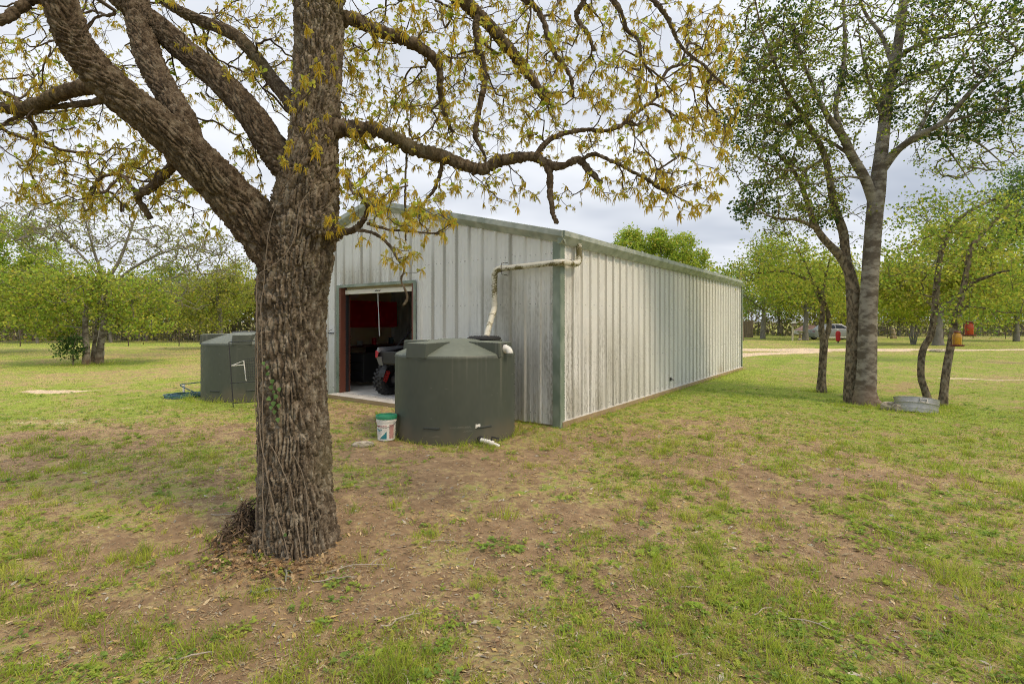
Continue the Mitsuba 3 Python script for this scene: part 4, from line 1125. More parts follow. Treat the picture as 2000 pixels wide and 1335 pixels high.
OAKB = [np.array(l) for l in (
    # left, reaching out behind the heavy limb
    [X(250, 190, 3.5, 44), X(185, 166, 3.62, 40), X(122, 180, 3.7, 40), X(70, 206, 3.75, 38), X(0, 208, 3.8, 34), X(-90, 190, 3.85, 26)],
    [X(200, 195, 3.62, 20), X(140, 205, 3.75, 18), X(80, 216, 3.85, 15), X(10, 240, 3.95, 10)],
    [X(98, 0, 3.25, 44), X(66, -4, 3.2, 36), X(32, 22, 3.15, 32), X(0, 40, 3.1, 30), X(-70, 60, 3.05, 20)],
    [X(345, 300, 3.62, 34), X(332, 329, 3.72, 26), X(297, 364, 3.8, 24), X(269, 381, 3.86, 22), X(281, 405, 3.9, 18), X(294, 428, 3.94, 14)],
    [X(269, 381, 3.86, 12), X(240, 345, 3.95, 9), X(205, 345, 4.0, 8), X(176, 372, 4.05, 6)],
    # right main limb, wandering out over the shed
    [X(640, 250, D0, 58), X(672, 252, D0, 44), X(722, 252, 3.84, 36), X(764, 266, 3.86, 34), X(810, 290, 3.88, 32), X(866, 304, 3.9, 30), X(904, 322, 3.9, 28), X(943, 332, 3.9, 26), X(978, 318, 3.9, 26), X(1034, 311, 3.88, 22), X(1069, 325, 3.86, 21), X(1097, 329, 3.84, 17), X(1132, 315, 3.82, 17), X(1155, 338, 3.8, 15), X(1176, 358, 3.78, 10)],
    [X(1069, 325, 3.86, 18), X(1074, 342, 3.85, 16), X(1072, 378, 3.83, 14), X(1078, 416, 3.8, 12), X(1087, 437, 3.78, 10)],
    [X(1042, 308, 3.87, 13), X(1072, 273, 3.95, 12), X(1100, 259, 4.0, 11), X(1146, 252, 4.05, 10), X(1202, 250, 4.1, 9), X(1247, 220, 4.15, 8), X(1300, 178, 4.2, 6)],
    [X(1132, 315, 3.82, 12), X(1160, 302, 3.75, 10), X(1200, 318, 3.7, 9), X(1255, 350, 3.62, 8), X(1320, 382, 3.55, 6)],
    # upper right limb and what hangs from it
    [X(646, 40, D0, 50), X(684, 36, 3.9, 32), X(740, 63, 4.0, 29), X(796, 84, 4.1, 27), X(838, 108, 4.2, 25), X(859, 140, 4.25, 19), X(861, 182, 4.3, 15), X(873, 231, 4.35, 12), X(886, 260, 4.4, 7)],
    [X(655, -90, 3.95, 56), X(760, -80, 4.15, 44), X(850, -45, 4.3, 38), X(908, 7, 4.4, 32), X(950, 45, 4.45, 28), X(971, 70, 4.5, 27), X(1013, 115, 4.55, 25), X(1041, 154, 4.6, 22), X(1066, 196, 4.65, 18), X(1080, 206, 4.7, 8)],
    [X(935, 30, 4.43, 18), X(929, 60, 4.35, 16), X(936, 98, 4.3, 16), X(946, 157, 4.25, 15), X(939, 210, 4.2, 13), X(929, 262, 4.15, 12), X(943, 297, 4.1, 8), X(950, 322, 4.02, 6)],
    [X(850, -45, 4.3, 24), X(960, -40, 4.1, 20), X(1027, 0, 4.0, 14), X(1058, 31, 3.98, 13), X(1072, 77, 3.95, 13), X(1090, 112, 3.95, 11), X(1114, 147, 3.95, 10), X(1120, 190, 3.95, 6)],
    [X(960, -40, 4.1, 16), X(1010, -50, 3.7, 16), X(1120, -30, 3.6, 15), X(1139, 0, 3.6, 13), X(1125, 31, 3.62, 12), X(1150, 70, 3.65, 10), X(1162, 100, 3.68, 8)],
    [X(1120, -30, 3.6, 14), X(1195, 0, 3.55, 11), X(1223, 56, 3.55, 10), X(1244, 77, 3.55, 9), X(1251, 112, 3.55, 7), X(1275, 150, 3.55, 5)],
    [X(1120, -30, 3.6, 15), X(1230, -20, 3.5, 13), X(1290, 20, 3.45, 11), X(1330, 90, 3.4, 9), X(1380, 130, 3.35, 7), X(1420, 170, 3.3, 5)],
    # low branch over the shed gable
    [X(640, 462, D0, 30), X(662, 455, 3.7, 18), X(691, 447, 3.62, 16), X(712, 425, 3.55, 13), X(718, 400, 3.5, 8), X(705, 385, 3.48, 6)],
    [X(691, 447, 3.62, 9), X(730, 458, 3.55, 8), X(760, 480, 3.5, 7), X(775, 505, 3.46, 6), X(790, 525, 3.44, 5), X(786, 545, 3.43, 5), X(795, 570, 3.42, 5), X(796, 585, 3.42, 6), X(787, 596, 3.42, 6)],
    [X(718, 436, 3.58, 8), X(745, 445, 3.5, 7), X(800, 452, 3.44, 5), X(860, 458, 3.4, 4)],
    # strands that hang straight down
    [X(796, 290, 3.87, 6), X(797, 340, 3.87, 5), X(795, 410, 3.86, 5), X(793, 470, 3.86, 4)],
    [X(864, 318, 3.9, 10), X(858, 345, 3.95, 9), X(845, 375, 4.0, 8), X(826, 398, 4.0, 6)],
    [X(612, 300, 3.72, 12), X(568, 345, 3.4, 5), X(545, 380, 3.38, 4)],
)]
for _l in OAKB:
    _l[:, 3] *= 0.88
# where the foliage hangs: (px, py, rx, ry, nearest, farthest, how many)
OAKF = [(250, 120, 290, 150, 3.6, 6.4, 210), (60, 240, 120, 90, 3.4, 5.2, 70), (210, 350, 200, 75, 3.5, 5.4, 230), (330, 300, 80, 110, 3.7, 5.2, 50), (110, 160, 150, 120, 3.6, 5.5, 80), (480, 110, 110, 150, 3.9, 6.0, 95),
        (500, 330, 60, 80, 3.9, 5.4, 36), (625, 120, 100, 170, 3.1, 5.4, 66), (590, 250, 55, 90, 3.3, 3.55, 14), (700, 160, 90, 150, 3.5, 5.6, 95), (820, 110, 150, 150, 3.6, 5.8, 170), (800, 230, 150, 80, 3.6, 5.2, 85), (960, 200, 130, 130, 3.6, 5.6, 105),
        (960, 60, 150, 80, 3.6, 5.8, 85), (1130, 90, 160, 110, 3.3, 5.0, 120), (1120, 230, 170, 80, 3.5, 5.2, 115), (1280, 120, 140, 140, 3.2, 4.8, 130), (1390, 140, 75, 140, 3.2, 4.6, 74), (1330, 290, 110, 80, 3.3, 4.3, 66), (1240, 350, 100, 45, 3.4, 4.1, 42),
        (1330, 385, 80, 35, 3.3, 3.9, 22), (720, 340, 70, 60, 3.4, 4.3, 60), (760, 400, 90, 45, 3.2, 3.9, 44), (840, 430, 50, 40, 3.2, 3.6, 24), (760, 470, 70, 45, 3.2, 3.6, 16), (800, 520, 25, 30, 3.3, 3.5, 5), (850, 350, 60, 50, 3.6, 4.4, 22), (980, 370, 70, 40, 3.7, 4.2, 20),
        (1110, 385, 30, 45, 3.7, 4.0, 7), (400, 440, 60, 35, 3.4, 4.0, 8), (650, 440, 20, 20, 3.4, 3.7, 6), (300, -180, 420, 130, 2.6, 5.5, 130), (900, -180, 420, 130, 2.8, 5.5, 130), (-150, 150, 130, 200, 3.2, 5.5, 70)]


def oak_cluster(rng, kind):
    """one spray of young leaves and catkins round the origin; hangs down -z. Returns v, f, c"""
    mb = MB()
    gold = np.array([[0.66, 0.50, 0.06], [0.74, 0.58, 0.10], [0.58, 0.48, 0.07]])
    green = np.array([[0.50, 0.56, 0.08], [0.40, 0.50, 0.06], [0.58, 0.57, 0.10]])
    olive = np.array([[0.59, 0.56, 0.10], [0.50, 0.52, 0.08], [0.65, 0.56, 0.11]])
    if kind != 'leaves':
        n = rng.integers(9, 15) if kind == 'tassel' else rng.integers(5, 8)
        for _ in range(n):
            l = rng.uniform(0.035, 0.075); k = 3
            a = rng.uniform(0, 2 * np.pi); out = rng.uniform(0.005, 0.03)
            u = np.linspace(0, 1, k)
            c = np.stack([np.cos(a) * out * np.sqrt(u) + rng.normal(0, .002, k), np.sin(a) * out * np.sqrt(u) + rng.normal(0, .002, k), -l * u + 0.006], -1)
            w = np.array([0.0018, 0.0030, 0.0008])
            b = a + np.pi / 2
            s = np.stack([np.cos(b) * w, np.sin(b) * w, w * 0], -1)
            b2 = np.stack([np.cos(a) * w, np.sin(a) * w, w * 0], -1)
            q = np.arange(k - 1)
            qu = np.stack([q, q + 1, k + q + 1, k + q], 1)
            mb.add(np.vstack([c - s, c + s]), qu, gold[rng.integers(3)] * rng.uniform(0.75, 1.2))
            mb.add(np.vstack([c - b2, c + b2]), qu, gold[rng.integers(3)] * rng.uniform(0.75, 1.2))
    n = {'tassel': 3, 'mixed': 5, 'leaves': 6}[kind]
    for _ in range(n):
        # a lobed young oak leaf
        l = rng.uniform(0.022, 0.042) * (1.5 if kind == 'leaves' else 1.0); w = l * rng.uniform(0.26, 0.36)
        out = np.array([(0, 0), (0.30, 0.5), (0.42, 0.28), (0.66, 1.0), (1, 0)])
        d = rng.normal(0, 1, 3) + [0, 0, -0.35 if kind != 'leaves' else 0.1]; d /= np.linalg.norm(d)
        s = np.cross(d, rng.normal(0, 1, 3)); s /= np.linalg.norm(s); h = np.cross(s, d)
        mid = np.array([d * l * a - h * l * 0.25 * a * a for a, _ in out])
        base = d * 0.006
        left = mid + np.outer(out[:, 1] * w, s) + np.outer(out[:, 1] * w * 0.35, h) + base
        right = mid - np.outer(out[:, 1] * w, s) + np.outer(out[:, 1] * w * 0.35, h) + base
        q = np.arange(4)
        col = (green if kind == 'leaves' else olive)[rng.integers(3)] * rng.uniform(0.75, 1.2)
        mb.add(np.vstack([mid + base, left]), np.stack([q, q + 1, 5 + q + 1, 5 + q], 1), col)
        mb.add(np.vstack([mid + base, right]), np.stack([q, 5 + q, 5 + q + 1, q + 1], 1), col)
    v, f = mb.get()
    return v, f, np.clip(mb.col(), 0, 0.9)


def bark_displace(m, lines, cell, depth, seed, stretch=4.5, rough=1.0):
    """furrows: plates of a stretched 3-D Voronoi pattern, their long side along the nearest limb"""
    v = np.array(m.vertices)
    nrm = trimesh.Trimesh(v, m.faces, process=False).vertex_normals
    pts, tan, arc = [], [], []
    for k, l in enumerate(lines):
        s = spline(l, 0.05); t = np.gradient(s[:, :3], axis=0); t /= np.linalg.norm(t, axis=1, keepdims=True)
        pts.append(s); tan.append(t); arc.append(np.concatenate([[0], np.cumsum(np.linalg.norm(np.diff(s[:, :3], axis=0), axis=1))]) + s[0, 2])
    pts, tan, arc = np.vstack(pts), np.vstack(tan), np.concatenate(arc)
    d, j = cKDTree(pts[:, :3]).query(v, k=6)
    w = 1 / (np.maximum(d / pts[j][..., 3], 0.2) ** 6); w /= w.sum(1, keepdims=True)
    t = (tan[j] * w[..., None]).sum(1); t /= np.linalg.norm(t, axis=1, keepdims=True)
    R = (pts[j][..., 3] * w).sum(1)
    along = ((arc[j] + ((v[:, None] - pts[j][..., :3]) * tan[j]).sum(-1)) * w).sum(1)
    axis = (pts[j][..., :3] * w[..., None]).sum(1)
    warp = meshkit.fbm(v * 6.0, 4, seed)[:, None] - 0.5
    warp2 = meshkit.fbm(v * 6.0 + 31.0, 4, seed + 1)[:, None] - 0.5
    side = v - axis; side -= t * (side * t).sum(1, keepdims=True)
    q = side / cell + t * (along / (cell * stretch))[:, None] + np.hstack([warp, warp2, warp]) * 1.5 * rough
    base = np.unique(np.floor(q).astype(int), axis=0)
    nb = np.unique((base[:, None] + np.array(list(np.ndindex(3, 3, 3))) - 1).reshape(-1, 3), axis=0)
    h = np.stack([meshkit.noise(nb * 1.0 + 0.37 * 0, seed + 50 + i) for i in range(3)], -1)
    seeds = nb + 0.5 + (h - 0.5) * 0.9
    dd, jj = cKDTree(seeds).query(q, k=2)
    crack = np.clip((dd[:, 1] - dd[:, 0]) / 0.38, 0, 1)
    plate = meshkit.noise(seeds[jj[:, 0]] * 3.7, seed + 9)
    q2 = side / (cell * .62) + t * (along / (cell * 1.3))[:, None] + np.hstack([warp2, warp, warp2]) * 1.2
    b2 = np.unique(np.floor(q2).astype(int), axis=0)
    nb2 = np.unique((b2[:, None] + np.array(list(np.ndindex(3, 3, 3))) - 1).reshape(-1, 3), axis=0)
    s2 = nb2 + 0.5 + (np.stack([meshkit.noise(nb2 * 1.0, seed + 70 + i) for i in range(3)], -1) - 0.5) * 0.9
    d2 = cKDTree(s2).query(q2, k=2)[0]
    small = np.clip((d2[:, 1] - d2[:, 0]) / 0.3, 0, 1)
    fine = meshkit.fbm(v * 70.0, 3, seed + 5) - 0.5
    amp = depth * np.clip(R / 0.22, 0.25, 1.1)
    disp = amp * ((crack ** 0.7 - 0.8) + 0.30 * (plate - 0.5) + 0.30 * fine + 0.24 * (small - 0.7)) + 0.05 * R * (meshkit.fbm(v * 3.0, 3, seed + 7) - 0.5)
    return v + nrm * disp[:, None]


def fuse(lines, step=0.06, flare=None):
    """one smooth solid of the limbs"""
    parts = []
    for l in lines:
        s = spline(l, step)
        b = [m3.Manifold.sphere(r, 20).translate(tuple(p)) for *p, r in s]
        parts += [m3.Manifold.batch_hull([b[i], b[i + 1]]) for i in range(len(b) - 1)]
    return m3.Manifold.batch_boolean(parts + (flare or []), m3.OpType.Add)


def smooth_mesh(m, n, edge):
    t = man(m.refine_to_length(edge))
    t.merge_vertices()
    trimesh.smoothing.filter_taubin(t, lamb=0.5, nu=0.51, iterations=n)
    return t


solid('oak_twig', (0.095, 0.072, 0.052), 0.9)


def oak():
    K = 'oak_tree'
    rng = np.random.default_rng(11)
    tag(K, 'large oak with furrowed trunk and yellow spring catkins in the foreground', 'tree')
    bx, by = OAKL[0][0, 0], OAKL[0][0, 1]
    flare = []
    for a, rr, ln in ((-2.4, 0.11, 0.40), (-0.7, 0.09, 0.23), (3.0, 0.12, 0.45), (-1.5, 0.10, 0.27), (0.8, 0.08, 0.26), (2.0, 0.09, 0.4)):
        e = (bx + ln * math.cos(a), by + ln * math.sin(a), g1(bx, by) - 0.12)
        s = (bx + 0.14 * math.cos(a), by + 0.14 * math.sin(a), g1(bx, by) + 0.30)
        flare.append(m3.Manifold.batch_hull([m3.Manifold.sphere(rr * 0.55, 16).translate(e), m3.Manifold.sphere(rr, 16).translate(s), m3.Manifold.sphere(0.12, 16).translate((bx, by, g1(bx, by) + 0.05))]))
    flare.append(m3.Manifold.sphere(0.075, 20).translate(tuple(P(650, 452, 3.76))))
    flare.append(m3.Manifold.sphere(0.10, 20).translate(tuple(P(620, 440, 3.66))))
    flare.append(m3.Manifold.sphere(0.09, 20).translate(tuple(P(530, 545, 3.68))))
    solid_ = smooth_mesh(fuse(OAKL, 0.08, flare), 14, 0.035)
    low, high = m3.Manifold(m3.Mesh(np.array(solid_.vertices, np.float32), np.array(solid_.faces, np.uint32))).split_by_plane((0, 0, -1), -4.6)
    fine = trimesh.util.concatenate([man(low.refine_to_length(0.0088)), man(high.refine_to_length(0.03))])
    # only what the frame or a step aside can see needs the fine mesh; it is cut well above it
    v = bark_displace(fine, OAKL, 0.030, 0.042, 3, 6.0, 0.8)
    # faces by limb
    sk = np.vstack([np.hstack([spline(l, 0.05), np.full((len(spline(l, 0.05)), 1), k)]) for k, l in enumerate(OAKL)])
    cen = np.array(fine.vertices)[fine.faces].mean(1)
    dd, jj = cKDTree(sk[:, :3]).query(cen, k=4)
    own = sk[jj, 4][np.arange(len(cen)), np.argmin(dd - sk[jj, 3], axis=1)].astype(int)
    n = meshkit.arrays(trimesh.Trimesh(v, fine.faces, process=False), True)[2]
    for k in range(len(OAKL)):
        f = np.array(fine.faces)[own == k]
        used, inv = np.unique(f, return_inverse=True)
        path = meshkit.write_ply((v[used], inv.reshape(-1, 3)), normals=n[used])
        scene[K + '__' + ('trunk' if k == 0 else num('limb', k - 1))] = {'type': 'ply', 'filename': path, 'face_normals': False, 'bsdf': {'type': 'ref', 'id': 'oak_bark' if k == 0 else 'shaded_limb_bark'}}
    # branches: the traced ones are parts, the twigs one mesh
    targets = []
    for px, py, rx, ry, d0, d1, cnt in OAKF:
        cnt = int(cnt * 1.6) if py > -100 else cnt // 2
        a, u = rng.uniform(0, 2 * np.pi, cnt), np.sqrt(rng.uniform(0, 1, cnt))
        D = rng.uniform(d0, d1, cnt)
        targets.append(np.stack([P(x, y, d) for x, y, d in zip(px + rx * u * np.cos(a), py + ry * u * np.sin(a), D)]))
    targets = np.vstack(targets)
    lines = OAKL + OAKB
    pos, par, rad, ends, n0 = grow(lines, targets, rng, 0.05, 0.13, -0.12, 0.8)
    r = pipe(par, rad, 0.0019, 2.2)
    for k, l in enumerate(OAKB):
        s = spline(l, 0.012)
        w = rng.normal(0, 1, (len(s), 3)).cumsum(0); w -= np.linspace(0, 1, len(s))[:, None] * w[-1]
        s[:, :3] += w * 0.0016
        big = s[:, 3].max() > 0.02
        vv, ff = tube(s[:, :3], s[:, 3] * (1 + 0.10 * rng.normal(0, 1, len(s))), 28 if big else 10)
        m = trimesh.Trimesh(vv, ff, process=False)
        if s[:, 3].max() > 0.016:
            m.vertices = bark_displace(m, [l], 0.013, 0.026, 40 + k, 3.0, 0.6)
        add(K + '__' + num('branch', k), m, 'shaded_limb_bark', smooth=True)
    tw = branches(pos, par, r, n0)
    add(K + '__twigs', tw.tm(), 'oak_twig', smooth=True, kind='stuff')
    # sprays of leaves and catkins at the twig ends and along them
    kinds = ['tassel'] * 3 + ['mixed'] * 4 + ['leaves'] * 2
    tpl = [oak_cluster(rng, k) for k in kinds]
    tp = [mikit.ply((v_, f_), 'leaf', smooth=False, color=c_) for v_, f_, c_ in tpl]
    spots = [pos[ends]]
    kids = np.arange(n0, len(pos))
    extra = kids[rng.random(len(kids)) < 0.07]
    spots.append(pos[extra] + rng.normal(0, 0.012, (len(extra), 3)))
    spots = np.vstack(spots)
    # keep the picture's heavy trunk mostly clear: no sprays within a hand of the trunk's front
    dist = np.linalg.norm(spots - [0, 0, CAMZ], axis=1)
    pxx, pyy = CX + spots[:, 0] / spots[:, 1] * F, HY - (spots[:, 2] - CAMZ) / spots[:, 1] * F
    inside = (pxx > 0) & (pxx < 2000) & (pyy > -10)
    order = np.argsort(np.where(inside, dist, dist + 100))
    mb, made = MB(), 0
    for i in order:
        west = pxx[i] > 1250
        k = int(rng.choice(9, p=np.array([3, 3, 3, 2, 2, 2, 2, .7, .7]) / 18.4)) if west else int(rng.choice(9, p=np.array([2, 2, 2, 3, 3, 3, 3, 1.6, 1.6]) / 21.2))
        s = rng.choice((0.5, 0.65, 0.9, 1.15)) * rng.uniform(0.85, 1.15)
        a = rng.uniform(0, 2 * np.pi)
        Rm = trimesh.transformations.euler_matrix(rng.normal(0, 0.22), rng.normal(0, 0.22), a)
        Mx = np.eye(4); Mx[:3, :3] = Rm[:3, :3] * s; Mx[:3, 3] = spots[i]
        if made < 300:
            scene[K + '__' + num('leaf_spray', made)] = {**tp[k], 'to_world': T4(Mx)}
            made += 1
        else:
            v_, f_, c_ = tpl[k]
            mb.add(v_ @ Mx[:3, :3].T + Mx[:3, 3], f_, c_ * rng.uniform(0.85, 1.12))
    vv, ff = mb.get()
    add(K + '__foliage', (vv, ff), 'leaf', color=np.clip(mb.col(), 0, .9), kind='stuff')
    # green leaves that stand out among the catkins
    print('oak sprays', len(spots), 'twig tris', len(tw.tm().faces), 'bark tris', len(fine.faces))


oak()


def vines():
    """bare vine stems that cling to the oak, with a few green leaves"""
    rng = np.random.default_rng(8)
    tr = spline(OAKL[0], 0.05)

    def on(px, py, off=0.02):
        i = int(np.argmin(np.abs(tr[:, 2] - P(px, py, 3.55)[2])))
        c, R = tr[i, :3], tr[i, 3]
        x = (px - CX) / F * 3.58
        dx = np.clip((x - c[0]) / R, -1.15, 1.15)
        y = c[1] - R * math.sqrt(max(0.0, 1 - dx * dx)) - off
        return P(px, py, y)
    runs = [[(508, 1095), (516, 1010), (512, 900), (510, 800), (508, 700), (506, 600), (512, 530), (522, 470), (531, 420), (545, 395)],
            [(570, 1130), (562, 1080), (548, 1010), (531, 930), (518, 850), (511, 760), (508, 680), (505, 560), (510, 535), (540, 515), (565, 490), (578, 455), (580, 420), (592, 390), (604, 375)],
            [(590, 1090), (582, 1020), (572, 960), (545, 900), (524, 860)],
            [(606, 1095), (600, 1000), (592, 930), (570, 880)],
            [(494, 1110), (496, 1020), (499, 900), (497, 800), (499, 700), (503, 590)],
            [(520, 1100), (513, 1050), (520, 985), (524, 950), (516, 900)]]
    tag('climbing_vine', 'thin bare vine stems with few green leaves clinging to the oak trunk', 'vine')
    for k, run in enumerate(runs):
        pts = np.array([on(*q, off=0.024 if k < 4 else 0.012) for q in run])
        s = spline(pts, 0.03)
        w = rng.normal(0, 1, (len(s), 3)).cumsum(0); w -= np.linspace(0, 1, len(s))[:, None] * w[-1]
        s += w * 0.0022
        add('climbing_vine__' + num('stem', k), MB().tube(s, np.linspace(0.0042, 0.0025, len(s)) * (1 if k < 4 else 0.8), 7).tm(), 'vine_bark', smooth=True)
    lv = [(528, 752), (536, 762), (522, 776), (534, 783), (541, 770), (530, 792), (537, 800), (545, 756), (532, 740), (543, 815), (524, 714), (545, 788), (526, 728), (560, 1042), (514, 706)]
    for k, (px, py) in enumerate(lv):
        c = on(px, py, 0.035)
        l = rng.uniform(0.022, 0.042)
        a = rng.uniform(-2.8, -0.2)
        d = np.array([math.cos(a), -0.35, math.sin(a)]); d /= np.linalg.norm(d)
        s = np.cross(d, (0, -1, 0.3)); s /= np.linalg.norm(s); h = np.cross(s, d)
        pr = [(0, 0), (0.12, 0.36), (0.35, 0.46), (0.65, 0.30), (1, 0)]
        mid = np.array([c + d * l * t - h * l * .2 * t * t for t, _ in pr])
        e = np.array([w_ * l for _, w_ in pr])[:, None]
        v = np.vstack([mid, mid + s * e + h * e * 0.2, mid - s * e + h * e * 0.2])
        q = np.arange(4)
        add('climbing_vine__' + num('leaf', k), (v, np.vstack([np.stack([q, q + 1, 5 + q + 1, 5 + q], 1), np.stack([q, 10 + q, 10 + q + 1, q + 1], 1)])), 'leaf', color=np.tile(np.array([0.17, 0.30, 0.10]) * rng.uniform(0.8, 1.4), (15, 1)))


solid('vine_bark', (0.21, 0.17, 0.125), 0.9)
vines()
# ------------------------------------------------------------------ the other trees
YG = np.array([[0.47, 0.53, 0.055], [0.56, 0.57, 0.075], [0.38, 0.48, 0.045]])           # fresh yellow green
FG = np.array([[0.29, 0.42, 0.05], [0.36, 0.48, 0.06], [0.22, 0.35, 0.04]])           # fresh green
OL = np.array([[0.31, 0.32, 0.085], [0.38, 0.38, 0.11], [0.25, 0.28, 0.075]])           # olive
YG, FG, OL = YG * [1.16, 1.12, 1.6], FG * [1.2, 1.1, 1.6], OL * 1.12
DG = np.array([[0.075, 0.13, 0.04], [0.10, 0.165, 0.045], [0.06, 0.11, 0.035]])      # dark evergreen clumps
GY = np.array([[0.22, 0.20, 0.15], [0.19, 0.17, 0.12]])


def tree(K, label, lines, crown, bark, tip=0.006, step=0.25, wig=0.3, sag=0.0, leaves=(), seed=1, group=None, cat='tree', n_main=1, parts=None, back=0.4):
    """LINES: trunk and limbs; CROWN: (centre, radii, targets, shell); LEAVES: (count per target, spread, size, tints, droop, up)"""
    rng = np.random.default_rng(seed)
    tag(K, label, cat, group)
    lines = [np.array(l, float) for l in lines]
    targets = np.vstack([ellipsoid(rng, n, c, r, sh) for c, r, n, sh in crown])
    targets = targets[targets[:, 2] > 0.3]
    pos, par, rad, ends, n0 = grow(lines, targets, rng, step, wig, sag, back)
    r = pipe(par, rad, tip, 2.3)
    for k, l in enumerate(lines):
        s = spline(l, 0.10 if l[0, 3] > 0.05 else 0.2)
        if k: s[:, 3] *= np.interp(np.linspace(0, 1, len(s)), [0, .55, 1], [1, 1, .45])
        jit = 1 + 0.10 * (meshkit.fbm(s[:, :3] * 2.3 + seed, 3, seed) - 0.5)
        nm = (parts[k] if parts else ('trunk' if k < n_main else 'limb'))
        i = sum(1 for q in range(k) if (parts[q] if parts else ('trunk' if q < n_main else 'limb')) == nm)
        add(K + '__' + num(nm, i), MB().tube(s[:, :3], s[:, 3] * jit, 20 if l[0, 3] > 0.06 else 12).tm(), bark, smooth=True)
    tw = branches(pos, par, r, n0)
    add(K + '__branches', tw.tm(), bark, smooth=True, kind='stuff')
    mb = MB()
    for cnt, spread, size, tints, droop, up in leaves:
        n = int(len(ends) * cnt)
        e = ends[rng.integers(0, len(ends), n)]
        # along the last stretch of each twig
        hop = rng.integers(0, 3, n)
        for q in range(2):
            e = np.where((hop > q) & (par[e] >= n0), par[e], e)
        c = pos[e] + rng.normal(0, 1, (n, 3)) * spread
        mb.add(*leaf_batch(c, size, rng, tints, droop=droop, up=up))
    if mb.v:
        vv, ff = mb.get()
        add(K + '__crown', (vv, ff), 'leaf', color=mb.col(), kind='stuff')


def Q(px, py, D, wpx):
    return [*P(px, py, D), wpx / 2 / F * D * math.cos(math.atan((px - CX) / F))]


def ground_line(px, py, D, wpx):
    """a trunk's foot just under the ground below the pixel"""
    p = P(px, py, D)
    return [p[0], p[1], g1(p[0], p[1]) - 0.05, wpx / 2 / F * D * math.cos(math.atan((px - CX) / F))]


def C(px, py, D, rx, ry, rd, n, shell=0.0):
    return (P(px, py, D), (rx / F * D, rd, ry / F * D), n, shell)


